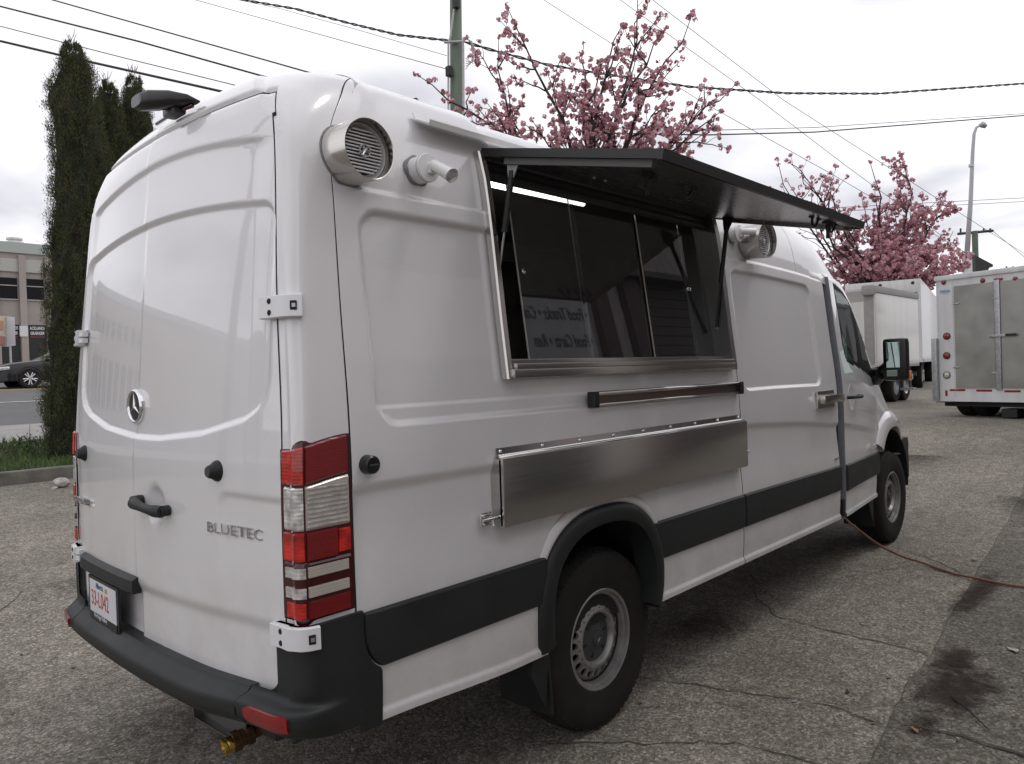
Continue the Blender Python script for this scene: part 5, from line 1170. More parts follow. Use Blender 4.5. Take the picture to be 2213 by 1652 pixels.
# --- grass
mb = MB()
for _ in range(16000):
    x_ = rng.uniform(-3, 5.2) if rng.rand() < .85 else rng.uniform(4, 8.5); y_ = 9.75 + 3.1 * rng.rand() ** 1.2; z_ = float(gz(x_, y_)) + .12; h_ = rng.uniform(.05, .13) * (1.5 if rng.rand() < .08 else 1); a = rng.uniform(0, 6.28); w_ = .007; lx, ly = rng.normal(0, .35, 2) * h_
    mb.add([(x_ - w_ * math.cos(a), y_ - w_ * math.sin(a), z_), (x_ + w_ * math.cos(a), y_ + w_ * math.sin(a), z_), (x_ + lx * .4 + w_ * .7 * math.cos(a), y_ + ly * .4, z_ + h_ * .6), (x_ + lx, y_ + ly, z_ + h_)], [(0, 1, 2, 3)])
tag(single('grass', mb, mat('spring_grass', (.060, .105, .022), .7, var=.45, vscale=5), None, None), kind='stuff')
for i, (px_0, py_0, h_) in enumerate(((62, 968, .34), (120, 955, .30))):
    mb = MB(); b_ = at(px_0, py_0, 11.8)
    for _ in range(90):
        a = rng.uniform(0, 6.28); r_ = rng.uniform(.02, .22); zz_ = float(gz(b_[0], b_[1])) + .13; q = np.array((b_[0] + r_ * math.cos(a), b_[1] + r_ * math.sin(a), zz_ + rng.uniform(.05, h_) * (1 - r_ * 2))); w_ = rng.uniform(.015, .035)
        d1 = rng.normal(size=3); d1 /= np.linalg.norm(d1); d2 = np.cross(d1, rng.normal(size=3)); d2 /= np.linalg.norm(d2); mb.add([q - d1 * w_, q + d2 * w_ * .5, q + d1 * w_, q - d2 * w_ * .5], [(0, 1, 2, 3)])
    mb.tube([(b_[0], b_[1], zz_ - .02), (b_[0] + .03, b_[1], zz_ + h_ * 1.3)], [.006, .003], 5); single('weed', mb, mat('weed_green', (.05, .09, .02), .7, var=.3), ['leafy weed in the grass left of the tall cypress', 'leafy weed at the foot of the tall cypress'][i], 'weed')
# --- columnar cypresses
def cypress(bx, by, prof, label, seed, nleaf, tipx=(0, 0)):
    """prof: (z, radius, shift)"""
    rs = np.random.RandomState(seed); r_ = empty('cypress_tree', (bx, by, float(gz(bx, by)) + .1), label, 'cypress tree', 'columnar cypresses behind the kerb')
    zs_ = [p[0] for p in prof]; rr = [p[1] for p in prof]; sh = [p[2] for p in prof]
    ph = rs.uniform(0, 6.28, 8)
    def R_(z, a): 
        b = float(np.interp(z, zs_, rr)); return b * (1 + .10 * math.sin(3 * a + z * 1.7 + ph[0]) + .09 * math.sin(5 * a - z * 3.1 + ph[1]) + .08 * math.sin(2 * a + z * 5.3 + ph[2]) + .05 * math.sin(9 * a + z * 11 + ph[3]))
    ux, uy = RV
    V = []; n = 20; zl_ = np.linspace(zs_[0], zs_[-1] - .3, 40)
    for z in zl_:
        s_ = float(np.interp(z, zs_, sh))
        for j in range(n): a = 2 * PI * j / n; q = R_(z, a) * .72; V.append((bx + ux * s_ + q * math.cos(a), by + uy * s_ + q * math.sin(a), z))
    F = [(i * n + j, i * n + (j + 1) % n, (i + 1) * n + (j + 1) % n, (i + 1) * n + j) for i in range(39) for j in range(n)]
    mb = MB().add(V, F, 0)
    per = 60; nc = nleaf // per; zc_ = rs.uniform(zs_[0], zs_[-1] - .1, nc); ac = rs.uniform(0, 2 * PI, nc)
    bb = np.interp(zc_, zs_, rr); rad = bb * (1 + .10 * np.sin(3 * ac + zc_ * 1.7 + ph[0]) + .09 * np.sin(5 * ac - zc_ * 3.1 + ph[1]) + .08 * np.sin(2 * ac + zc_ * 5.3 + ph[2]) + .05 * np.sin(9 * ac + zc_ * 11 + ph[3])) * rs.uniform(.66, .97, nc)
    shx = np.interp(zc_, zs_, sh); C_ = np.stack([bx + ux * shx + rad * np.cos(ac), by + uy * shx + rad * np.sin(ac), zc_], 1)
    C_ = np.repeat(C_, per, 0); A_ = np.repeat(ac, per); N_ = len(C_); p = C_ + rs.normal(0, 1, (N_, 3)) * np.minimum(1, np.repeat(bb, per)[:, None] * 4) * (.028, .028, .055)
    up = np.stack([np.cos(A_) * .35, np.sin(A_) * .35, np.ones(N_)], 1) + rs.normal(0, .38, (N_, 3)); up /= np.linalg.norm(up, axis=1)[:, None]
    sd2 = np.cross(up, rs.normal(size=(N_, 3))); sd2 /= np.linalg.norm(sd2, axis=1)[:, None]; h_ = rs.uniform(.020, .048, (N_, 1)); w_ = rs.uniform(.0025, .0065, (N_, 1))
    vs = np.stack([p - sd2 * w_, p + sd2 * w_, p + up * h_], 1).reshape(-1, 3)
    br = np.repeat(rs.randint(0, 3, nc), per); ms = 1 + np.where(rs.rand(N_) < .7, br, rs.randint(0, 3, N_))
    base = len(mb.v); mb.v += vs.tolist(); mb.f += (np.arange(N_ * 3).reshape(-1, 3) + base).tolist(); mb.m += ms.tolist()
    # thin dry tip
    zt = zs_[-1]; s_ = sh[-1]
    for q in range(26):
        a = rs.uniform(0, 6.28); l_ = rs.uniform(.05, .16); z0_ = zt - .35 + rs.uniform(0, .35); p = np.array((bx + ux * s_ + rs.normal(0, .04), by + uy * s_ + rs.normal(0, .04), z0_)); mb.tube([p, p + (math.cos(a) * l_ * .5, math.sin(a) * l_ * .5, l_)], [.006, .003], 3, 4)
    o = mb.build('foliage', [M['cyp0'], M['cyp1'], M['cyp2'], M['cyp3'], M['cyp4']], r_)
    mb = MB(); zb = float(gz(bx, by)) + .1; mb.tube([(bx, by, zb), (bx, by, zb + 1.5)], .07, 8); mb.build('trunk', M['bark'], r_)
def translucent(mt, k=.45):
    nt = mt.node_tree; N = nt.nodes; L = nt.links; b = N['Principled BSDF']; o = N['Material Output']; t = N.new('ShaderNodeBsdfTranslucent'); x = N.new('ShaderNodeMixShader'); x.inputs[0].default_value = k
    if b.inputs['Base Color'].links: L.new(b.inputs['Base Color'].links[0].from_socket, t.inputs[0])
    else: t.inputs[0].default_value = b.inputs['Base Color'].default_value
    L.new(b.outputs[0], x.inputs[1]); L.new(t.outputs[0], x.inputs[2]); L.new(x.outputs[0], o.inputs[0])
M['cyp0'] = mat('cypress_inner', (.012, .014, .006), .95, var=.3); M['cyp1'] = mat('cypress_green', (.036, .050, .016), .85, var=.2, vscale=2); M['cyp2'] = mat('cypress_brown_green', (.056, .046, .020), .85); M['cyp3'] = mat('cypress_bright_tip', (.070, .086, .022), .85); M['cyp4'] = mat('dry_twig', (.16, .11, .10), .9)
M['bark'] = mat('grey_brown_bark', (.07, .055, .045), .9, var=.3, vscale=12, bump=.6, bscale=30)
cb = at(172, 950, 11.5); mpx = 11.5 / FPX
def zat(py, d=11.5, px=172): return float(at(px, py, d)[2])
prf = []
for py, l_, r_ in ((985, 96, 205), (900, 98, 215), (800, 104, 238), (600, 110, 240), (480, 108, 240), (350, 118, 238), (250, 112, 226), (225, 108, 218), (160, 136, 206), (120, 142, 186), (85, 150, 168)):
    q_ = at((l_ + r_) / 2, py, 11.5); prf.append((float(q_[2]), (r_ - l_) / 2 * mpx, float((q_[:2] - cb[:2]) @ RV)))
cypress(cb[0], cb[1], prf, 'tall dark green columnar cypress, leftmost and tallest of the three', 5, 110000)
for (cx_, tpy, d_, w_, lb, sd_) in ((262, 168, 12.4, 36, 'middle columnar cypress, half hidden between its two neighbours', 6), (318, 158, 12.9, 44, 'right columnar cypress peeking out from behind the van', 7)):
    cb = at(cx_, 900, d_); k_ = d_ / FPX; pr2 = []
    for py, f, sh_ in ((985, 1.0, -12), (600, 1.0, -14), (400, 1.0, -18), (290, .92, -20), (240, .72, -22), (205, .50, -24), (tpy + 15, .28, -25), (tpy, .10, -25)): q_ = at(cx_ + sh_, py, d_); pr2.append((float(q_[2]), w_ * f * k_, float((q_[:2] - cb[:2]) @ RV)))
    cypress(cb[0], cb[1], pr2, lb, sd_, 80000)
# --- blossoming cherry trees
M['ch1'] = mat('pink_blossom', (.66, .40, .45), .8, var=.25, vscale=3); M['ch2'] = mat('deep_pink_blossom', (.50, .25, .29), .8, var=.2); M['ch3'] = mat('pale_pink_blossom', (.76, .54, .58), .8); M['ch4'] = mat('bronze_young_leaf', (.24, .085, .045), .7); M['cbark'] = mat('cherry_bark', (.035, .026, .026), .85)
for k_ in ('ch1', 'ch2', 'ch3', 'ch4'): translucent(M[k_])
def puff(vs, fs, ms, p, r, rs, nq=12):
    dark = rs.rand() < .25
    for _ in range(nq):
        d_ = rs.normal(size=3); d_ /= np.linalg.norm(d_); q = p + d_ * r * rs.uniform(.35, .9); a = np.cross(d_, rs.normal(size=3)); a /= np.linalg.norm(a); b = np.cross(d_, a) + d_ * rs.uniform(-.4, .4); w_ = r * rs.uniform(.40, .60); k = len(vs)
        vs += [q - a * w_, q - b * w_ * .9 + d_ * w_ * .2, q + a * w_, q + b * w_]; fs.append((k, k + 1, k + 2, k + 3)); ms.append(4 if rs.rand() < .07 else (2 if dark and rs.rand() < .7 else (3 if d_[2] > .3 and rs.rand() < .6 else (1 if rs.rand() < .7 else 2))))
def cherry(base, forks, ends, r, dens, label, seed, nq=12, sub_=(5, 9), trunk_r=.14, fill=None, bare=()):
    rs = np.random.RandomState(seed); root = empty('cherry_tree', tuple(base), label, 'cherry tree')
    tb = MB(); vs, fs, ms = [], [], []
    fk = np.array(forks); tb.tube([base, base + (fk - base) * .5 + (.05, .05, 0), fk], [trunk_r, trunk_r * .8, trunk_r * .6], 10)
    def limb(a, b, r0, r1, lv, start, dn):
        n = 9; off = rs.normal(0, .07, 3) * np.linalg.norm(b - a); pts = [a + (b - a) * t + off * math.sin(PI * t) * (1 if lv == 0 else .7) + rs.normal(0, .012, 3) * np.linalg.norm(b - a) * (0 < t < 1) for t in np.linspace(0, 1, n)]
        tb.tube(pts, list(np.linspace(r0, r1, n)), 6 if lv < 2 else 4)
        L_ = np.linalg.norm(b - a); m_ = int(L_ / (r * 1.2) * dn)
        for _ in range(m_):
            t = start + (1 - start) * rs.rand() ** .9; i = min(n - 2, int(t * (n - 1))); p = pts[i] + (pts[i + 1] - pts[i]) * (t * (n - 1) - i); puff(vs, fs, ms, p + rs.normal(0, r * .9, 3), r * rs.uniform(.7, 1.25), rs, nq)
        if dn > 0: puff(vs, fs, ms, pts[-1], r, rs, nq)
        if lv < 2:
            for _ in range(rs.randint(*sub_) if lv == 0 else rs.randint(2, 5)):
                t = rs.uniform(.25, .9); i = min(n - 2, int(t * (n - 1))); p = pts[i]; d_ = (b - a) / L_; o_ = rs.normal(size=3) * (1, 1, .8); o_ = o_ - d_ * (o_ @ d_) * .6; o_ /= np.linalg.norm(o_); e_ = p + (d_ * .55 + o_ * .75) * L_ * rs.uniform(.16, .36) * (1.2 - t * .5)
                limb(p, e_, r0 * .35, r1 * .7, lv + 1, .15, dn * (1.0 if lv == 0 else .9))
    for k, e_ in enumerate(ends):
        limb(fk, np.array(e_), trunk_r * .34, .006, 0, .30, dens)
    for e_ in bare: limb(fk, np.array(e_), trunk_r * .34, .010, 0, .3, .05)
    if fill:
        for _ in range(fill[2]):
            g3 = rs.normal(size=3); g3 *= min(1., 1.55 / np.linalg.norm(g3)); p = fill[0] + g3 * fill[1]; puff(vs, fs, ms, p, r * rs.uniform(.7, 1.2), rs, nq)
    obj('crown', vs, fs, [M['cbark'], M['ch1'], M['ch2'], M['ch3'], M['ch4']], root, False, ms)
    tb.build('trunk', M['cbark'], root, sm=True)
dA = 14.0; fA = at(1275, 470, dA); bA = np.array((fA[0], fA[1], float(gz(fA[0], fA[1]))))
eA = [at(px_0, py_0, dA + dd0) for px_0, py_0, dd0 in ((1095, 12, .3), (1078, 80, -.6), (1262, 95, .5), (1345, 55, -.4), (1395, 20, .8), (1498, 25, .2), (1440, 60, -.8), (1592, 180, .6), (898, 160, .3), (1030, 232, -.7), (1520, 290, .5), (1450, 200, -1.2), (1180, 150, 1.0), (1300, 130, -.9), (1480, 250, 1.2), (1060, 240, .9), (1250, 230, 1.4), (1380, 180, -1.4), (1150, 260, -1.3), (1330, 240, 0.), (1560, 240, -.3), (1420, 280, 0), (1200, 280, .4), (1110, 285, 0))]
cherry(bA, fA, eA, .060, .36, 'pink cherry tree in blossom rising behind the van roof', 21, 12, fill=(at(1330, 285, dA), np.array((1.05, .8, .22)), 200))
dB = 30.; fB = at(1905, 655, dB); bB = np.array((fB[0], fB[1], float(gz(fB[0], fB[1]))))
eB = [at(px_0, py_0, dB + dd0) for px_0, py_0, dd0 in ((1948, 335, 0), (1890, 395, 1), (2040, 420, -1), (2035, 425, .5), (1980, 440, 1), (2040, 500, 0), (2040, 566, 0), (2030, 590, -1), (1860, 420, 0), (1830, 490, .8), (1800, 520, 0), (1790, 585, 0), (1840, 560, 1.5), (1900, 500, -1.5), (1960, 520, 1.5), (2010, 540, -1), (1870, 600, 0), (2050, 580, 1), (1930, 580, 2), (1820, 600, 0), (1990, 480, 0), (1925, 450, .3))]
bare = [at(px_0, py_0, dB - 1) for px_0, py_0 in ((1680, 345), (1705, 350), (1730, 360), (1755, 385), (1780, 400), (1880, 350), (1700, 390), (1800, 430))]
cherry(bB, fB, eB, .105, .95, 'dense pink cherry tree behind the parked box trucks', 22, 10, (6, 9), .2, (at(1935, 575, dB), np.array((1.7, 1.7, .42)), 800), bare)
# --- utility pole, wires, street light
M['pole'] = mat('weathered_green_timber', (.125, .155, .12), .9, var=.25, vscale=6, bump=.5, bscale=20, stretch=(1, 1, .15)); M['wire'] = mat('dark_wire', (.022, .022, .022), .6); M['conc'] = mat('pale_grey_steel_pole', (.44, .44, .46), .6, var=.06)
dP = 17.0; pb = at(987, 300, dP); pr = empty('utility_pole', (pb[0], pb[1], float(gz(pb[0], pb[1]))), 'weathered greenish wooden utility pole behind the van roof', 'utility pole')
tq = at(984, -120, dP); lz = (tq - pb) / (tq[2] - pb[2]); g0 = float(gz(pb[0], pb[1])); mb = MB(); mb.tube([pb + lz * (g0 - pb[2]), pb + lz * (11.5 - pb[2])], [.17, .125], 20); mb.build('shaft', M['pole'], pr, sm=True)
def pp(px_0, py_0, d_=dP - .18): return at(px_0, py_0, d_)
mb = MB(); mb.tube([pp(969, 310), pp(969, 95), pp(973, 80), pp(984, 0), pp(990, -60)], .022, 8); mb.build('riser_conduit', M['conc'], pr)
mb = MB(); mb.tube([pp(1002, 310), pp(1001, 100), pp(1000, 90)], .028, 8); mb.tube([pp(1001, 92), pp(1003, 84), pp(1010, 82)], [.03, .045, .04], 8); mb.build('service_conduit', M['conc'], pr)
mb = MB()
for k in range(5): mb.tube([pp(1008, 84), pp(1016 + k, 90), pp(1021 + 2 * k, 110 + 4 * k), pp(1019, 135), pp(1006, 150 - k * 6)], .010, 5)
mb.build('service_loop', M['conc'], pr)
for q in ((971, 155), (986, 8)): mb = MB(); mb.box(pp(*q, dP - .2), (.13, .13, .22), bev=.02); mb.build('pole_box', M['plastic'], pr)
mb = MB(); mb.tube([pp(960, 92), pp(1004, 90)], .03, 8); mb.build('cable_clamp', M['galv'], pr)
def wire(pts, r, label, sag=0, twist=0, name='power_line', mt=None):
    P_ = [np.array(at(*p)) for p in pts]; Q = []
    for i in range(len(P_) - 1):
        for t in np.linspace(0, 1, 14, endpoint=False): q = P_[i] * (1 - t) + P_[i + 1] * t; q[2] -= sag * 4 * t * (1 - t); Q.append(q)
    Q.append(P_[-1]); mb = MB()
    if twist:
        L_ = 0; rs_ = []
        Qd = []
        for i in range(len(Q) - 1):
            for t in np.linspace(0, 1, 8, endpoint=False): Qd.append(Q[i] * (1 - t) + Q[i + 1] * t)
        s_ = np.cumsum([0] + [np.linalg.norm(Qd[i + 1] - Qd[i]) for i in range(len(Qd) - 1)])
        for k in range(2): mb.tube([q + np.array((0, r * 1.1 * math.cos(x * twist + k * PI), r * 1.1 * math.sin(x * twist + k * PI))) for q, x in zip(Qd, s_)], r, 5)
    else: mb.tube(Q, r, 6)
    single(name, mb, mt or M['wire'], label, 'power line', 'overhead wires crossing the sky', sm=True)
wire([(-160, 62, 24), (0, 89, 22), (140, 122, 21.5), (496, 202, 20), (900, 290, 18)], .036, 'thickest black cable at the left, lowest where it leaves the frame')
wire([(-120, 35, 23), (0, 57, 22), (270, 126, 21), (530, 190, 20), (900, 275, 18)], .013, 'thin wire just above the thickest cable at left')
wire([(-120, -20, 23), (0, 14, 22), (300, 90, 21), (604, 175, 20), (950, 262, 18)], .025, 'wire crossing above the tall cypress top')
wire([(-20, -40, 22), (113, 0, 21), (400, 81, 20), (756, 182, 18.5), (850, 210, 18), (968, 243, 17)], .019, 'wire reaching down to the van roof corner')
wire([(280, -40, 21), (422, 0, 20), (756, 93, 18.5), (967, 150, 17)], .008, 'fine wire ending at the grey box on the pole')
wire([(300, -45, 22), (600, 18, 20), (756, 60, 19), (966, 121, 17)], .006, 'finest wire ending on the pole below the twisted cable')
wire([(380, -40, 21), (525, 0, 20), (640, 20, 19.5), (756, 51, 19), (860, 76, 18), (985, 90, 17)], .016, 'twisted service cable running in from upper left to the pole', 0, 9)
wire([(1000, 90, 17), (1060, 108, 17.3), (1180, 140, 18), (1300, 160, 19), (1490, 188, 20), (1700, 202, 22), (1900, 203, 23), (2213, 181, 25), (2500, 150, 27)], .018, 'twisted service cable from the pole across the blossoms to the right', 0, 8)
wire([(1100, -45, 26), (1175, 0, 26), (1509, 216, 28), (1807, 382, 31), (2110, 560, 36)], .010, 'fine diagonal wire, lowest of the three above the second cherry tree')
wire([(1270, -45, 26), (1340, 0, 26), (1641, 216, 28), (1830, 360, 31), (2213, 640, 38)], .010, 'fine diagonal wire, middle of the three above the second cherry tree')
wire([(1350, -45, 26), (1410, 0, 26), (1692, 216, 28), (2117, 488, 34), (2213, 548, 37)], .010, 'fine diagonal wire, upper of the three above the second cherry tree')
wire([(1300, 288, 20), (1530, 292, 22), (1760, 286, 24), (2213, 250, 27), (2500, 222, 30)], .020, 'lower of the two nearly level wires at right')
wire([(1300, 278, 21), (1500, 283, 22), (1760, 276, 24), (2213, 246, 27.6), (2500, 220, 30)], .010, 'upper of the two nearly level wires at right')
wire([(1750, 452, 55), (2213, 428, 60), (2400, 420, 62)], .02, 'faint far wire level behind the street light'); wire([(1750, 460, 55), (2213, 436, 60), (2400, 428, 62)], .02, 'faint far wire just below its twin behind the street light')
for (qx, qy, lb3) in ((-8.5, 12.75, 'second wooden utility pole down the street, mirrored in the rear door'),):
    r_ = empty('utility_pole', (qx, qy, float(gz(qx, qy))), lb3, 'utility pole'); mb2 = MB(); mb2.tube([(qx, qy, float(gz(qx, qy))), (qx, qy, 11.5)], [.19, .14], 16); mb2.build('shaft', M['pole'], r_, sm=True)
mb = MB(); mb.tube([at(855, 214, 18), at(880, 219, 17.9), at(900, 214, 17.8), at(908, 224, 17.8)], .03, 6); mb.tube([at(862, 222, 18), at(885, 214, 17.9), at(904, 222, 17.8)], .022, 6); single('wire_clamp', mb, M['wire'], 'black splice hanging on the wire above the van roof', 'wire clamp', sm=True)
dL = 45.; lb_ = at(2092, 640, dL); sl_r = empty('street_light', (lb_[0], lb_[1], float(gz(lb_[0], lb_[1]))), 'tall pale grey street light with a curved arm', 'street light')
t1_ = at(2098, 430, dL); t2_ = at(2102, 330, dL)
mb = MB(); mb.tube([(lb_[0], lb_[1], .5), (lb_[0], lb_[1], t1_[2] - 3.2)], .26, 12); mb.tube([(lb_[0], lb_[1], t1_[2] - 3.3), t1_, t2_, at(2105, 290, dL), at(2110, 276, dL), at(2119, 271, dL)], [.15, .12, .10, .09, .08, .07], 12); mb.build('pole', M['conc'], sl_r, sm=True)
mb = MB(); mb.tube([at(2117, 272, dL), at(2123, 269, dL), at(2131, 274, dL)], [.10, .20, .12], 10); mb.build('lamp_housing', M['galv'], sl_r, sm=True)
mb = MB(); mb.tube([at(2099, 356, dL), at(2099, 361, dL)], .15, 10); mb.build('pole_collar', M['galv'], sl_r)
for (px_0, top, d_, lb2) in ((2112, 500, 60, 'distant wooden utility pole with a crossarm behind the street light'), (2211, 582, 70, 'distant utility pole at the right edge of the picture')):
    q = at(px_0, 700, d_); r_ = empty('utility_pole', (q[0], q[1], float(gz(q[0], q[1]))), lb2, 'utility pole'); tp = at(px_0, top, d_)
    mb = MB(); mb.tube([(q[0], q[1], .5), (q[0], q[1], tp[2])], .22, 8); mb.build('shaft', M['pole'], r_)
    mb = MB(); mb.tube([at(px_0 - 42, top + 6, d_), at(px_0 + 34, top - 1, d_)], .11, 6)
    for k in (-36, -22, 14, 28): mb.tube([at(px_0 + k, top + 3, d_), at(px_0 + k, top - 6, d_)], .07, 6)
    mb.build('crossarm', M['wire'], r_)
    if top == 500:
        mb = MB(); mb.prism([at(2108, 552, 58), at(2146, 572, 58), at(2146, 577, 58), at(2140, 577, 58), at(2130, 592, 58), at(2108, 598, 58)], (.8, .6, 0)); mb.build('bracket_frame', M['wire'], r_)
wire([(2060, 500, 60), (2030, 560, 60), (1990, 610, 62)], .02, 'faint far wire sloping down from the distant crossarm')
wire([(2146, 500, 60), (2213, 555, 64), (2300, 600, 68)], .02, 'faint far wire sloping right from the distant crossarm')
# --- the parked utility trailer at the right
M['alu'] = mat('dull_aluminium_sheet', (.36, .355, .33), .38, metal=.75, var=.14, vscale=2.5); M['tw'] = mat('white_truck_panel', (.64, .64, .645), .45, coat=.2, var=.10, vscale=2.2, stretch=(2.5, 2.5, .35)); M['tw2'] = mat('cream_truck_panel', (.58, .565, .53), .35, coat=.6, var=.09, vscale=2, stretch=(2, 2, .3)); M['tg'] = mat('grey_canvas', (.32, .31, .30), .7, var=.1)
uT = np.array((-.289, -.957, 0.)); uT /= np.linalg.norm(uT); vT = np.array((.957, -.289, 0.)); vT -= uT * (vT @ uT); vT /= np.linalg.norm(vT)
pT = at(2031, 700, 14.0)
def tz(px_0, py_0): q = onp(px_0, py_0, pT, vT); return float((q - pT) @ uT), float(q[2])
def tp_(u, z, o_=0.): q = pT + uT * u - vT * o_; return np.array((q[0], q[1], z))
tr = empty('utility_trailer', tuple(tp_(1.1, float(gz(*pT[:2])))), 'white cargo trailer with bare aluminium rear doors parked at the right', 'trailer')
def tbox(name, u0, u1, z0, z1, o0, o1, mt, par=tr, bev=.0, **k):
    R_ = np.array([uT, -vT, (0, 0, 1)]).T; mb = MB(); c = (tp_((u0 + u1) / 2, (z0 + z1) / 2, (o0 + o1) / 2)); mb.box(c, (u1 - u0, abs(o1 - o0), z1 - z0), rot=R_, bev=bev); o = mb.build(name, mt, par, angle=35); 
    for a, b in k.items(): o[a] = b
    return o
uL = tz(2031, 800)[0] - .03; z_bot = tz(2060, 868)[1]; z_top = tz(2022, 601)[1]; uR = 2.35
shell = tbox('body', uL, uR, z_bot, z_top, 0, -5.5, M['tw'])
tbox('roof_rail', uL - .02, uR + .02, z_top - .07, z_top + .02, .03, -5.52, M['tw'], shell, .015)
u1_ = tz(2064, 700)[0]; u2_ = tz(2150, 700)[0]; u3_ = tz(2165, 700)[0]; zd0 = tz(2100, 839)[1]; zd1 = tz(2100, 615)[1]
d1_ = tbox('rear_door', u1_, u2_, zd0, zd1, .0, .02, M['alu']); d1_['label'] = 'left aluminium trailer door'
d2_ = tbox('rear_door', u3_, u3_ + (u2_ - u1_), zd0, zd1, .0, .02, M['alu']); d2_['label'] = 'right aluminium trailer door'
tbox('door_post', u2_ + .01, u3_ - .01, zd0 - .03, zd1 + .03, .0, .035, M['galv'], tr, .008)
tbox('lock_bar', tz(2140, 727)[0], tz(2198, 727)[0], tz(2170, 727)[1] - .010, tz(2170, 724)[1] + .012, .03, .055, M['galv'], tr, .004); tbox('lock_handle', tz(2178, 724)[0], tz(2200, 724)[0], tz(2190, 726)[1], tz(2190, 722)[1] + .01, .05, .09, M['black'], tr, .004)
for (pu, pv, k) in ((2067, 657, 0), (2067, 794, 0), (2150, 646, 1), (2150, 806, 1)): u_, z_ = tz(pu, pv); tbox('door_hinge', u_ - .04, u_ + .06, z_ - .015, z_ + .015, .015, .035, M['galv'], tr, .004)
tbox('galvanised_post', tz(2019, 800)[0] - .0, tz(2030, 800)[0], tz(2025, 866)[1], tz(2025, 732)[1], .0, .08, M['galv'], tr, .006)
def tlight(px_0, py_0, r, mt, name):
    u_, z_ = tz(px_0, py_0); mb = MB(); c = tp_(u_, z_, .002); mb.lathe([(r * 1.18, -.004), (r * 1.18, .012), (r, .014), (r, .008)], c, -vT, 24); ho = mb.build(name, M['black'], tr, angle=35); mb = MB(); mb.lathe([(r, .010), (r * .7, .022), (0, .026)], c, -vT, 24); mb.build('lens', mt, ho, sm=True)
for q in ((2046.5, 727), (2046.5, 769)): tlight(*q, .055, M['refl'], 'tail_light')
tlight(2046.5, 811, .055, M['lens_w'], 'reversing_light')
for q in ((2039.6, 611), (2124, 607), (2194.5, 603.5)): tlight(*q, .034, M['refl'], 'clearance_light')
u_, z_ = tz(2158, 604); tbox('clearance_bar', u_ - .07, u_ + .07, z_ - .02, z_ + .02, 0, .03, M['refl'], tr, .01)
for (a, b, pv) in ((2053, 2086, 843.5), (2110, 2144, 844.5), (2171, 2206, 846)): tbox('reflector_strip', tz(a, pv)[0], tz(b, pv)[0], tz(a, pv)[1] - .018, tz(a, pv)[1] + .018, .0, .004, M['refl'])
tbox('reflector_strip', tz(2043, 850)[0], tz(2048, 850)[0], tz(2045, 856)[1], tz(2045, 844)[1], 0, .004, M['refl'])
u_, z_ = tz(2042, 631); mb = MB(); pth = [tp_(u_ + .10 * math.cos(a), z_ + .045 * math.sin(a), .003) for a in np.linspace(0, 2 * PI, 24, endpoint=False)]; mb.add(pth, [tuple(range(24))]); pbg = mb.build('maker_badge', mat('pale_blue_print', (.42, .47, .60), .5), tr)
text('badge_lettering', 'Tracom', .055, .0005, tp_(u_ - .085, z_ - .02, .005), uT, (0, 0, 1), M['plate_b'], pbg)
mb = MB()
for k in range(44):
    for u_, z_ in ((uL + .03, z_bot + .06 + k * .052), (u1_ - .03, z_bot + .10 + k * .050)):
        if z_ < z_top - .1: mb.lathe([(0, .006), (.008, .004), (.010, 0)], tp_(u_, z_, .002), -vT, 6)
rv = mb.build('rivets', M['galv'], tr); rv['kind'] = 'stuff'
for (ua, ub) in ((.10, .62), (1.55, 2.05)):
    mb = MB(); zc_ = float(gz(*tp_(ua, 0)[:2])); 
    for (a, b) in ((ua, ua + .24), (ub - .24, ub)): mb.lathe([(.20, 0), (.33, .01), (.36, .04), (.36, .20), (.33, .24), (.2, .24)], tp_(a, zc_ + .36, -.55), uT, 28)
    mb.build('dual_wheel', M['rubber'], tr, angle=40)
tbox('chassis', uL + .06, uR - .06, z_bot - .09, z_bot - .005, -.08, -5.2, M['dark']); tbox('mud_flap', 1.5, 2.1, z_bot - .36, z_bot - .12, -.55, -.57, M['rubber']); tbox('tow_hitch', 1.0, 1.25, z_bot - .26, z_bot - .12, -.05, -.4, M['black'])
tbox('step_bumper', uL - .05, uL + .25, z_bot - .02, z_bot - .005, .02, -.2, M['black'])
# --- box trucks
def frame_(px_0, d_, ang):
    o_ = at(px_0, 760, d_); u = RV * math.cos(ang) + FV * math.sin(ang); u = np.array((u[0], u[1], 0)); v = np.array((-u[1], u[0], 0)); return np.array((o_[0], o_[1], 0.)), u, v
def fbox(name, fr, u0, u1, v0, v1, z0, z1, mt, par, bev=0):
    o_, u, v = fr; mb = MB(); c = o_ + u * (u0 + u1) / 2 + v * (v0 + v1) / 2 + np.array((0, 0, (z0 + z1) / 2)); mb.box(c, (u1 - u0, v1 - v0, z1 - z0), rot=np.array([u, v, (0, 0, 1)]).T, bev=bev); return mb.build(name, mt, par, angle=35)
def fwheel(name, fr, u_, v_, r, w, zg, par, rimm):
    o_, u, v = fr; c = o_ + u * u_ + v * v_ + np.array((0, 0, zg + r)); mb = MB(); mb.lathe([(r * .55, 0), (r * .9, 0), (r, w * .2), (r, w * .8), (r * .9, w), (r * .55, w)], c, u, 32); t = mb.build(name, M['rubber'], par, angle=40)
    mb = MB(); mb.lathe([(r * .58, w * .98), (r * .52, w * .7), (r * .30, w * .6), (r * .26, w * .9), (0, w * .92)], c, u, 28); mb.lathe([(r * .58, w * .02), (r * .52, w * .3), (r * .30, w * .4), (r * .26, w * .1), (0, w * .08)], c, u, 28); mb.build('rim', rimm, t, angle=40)
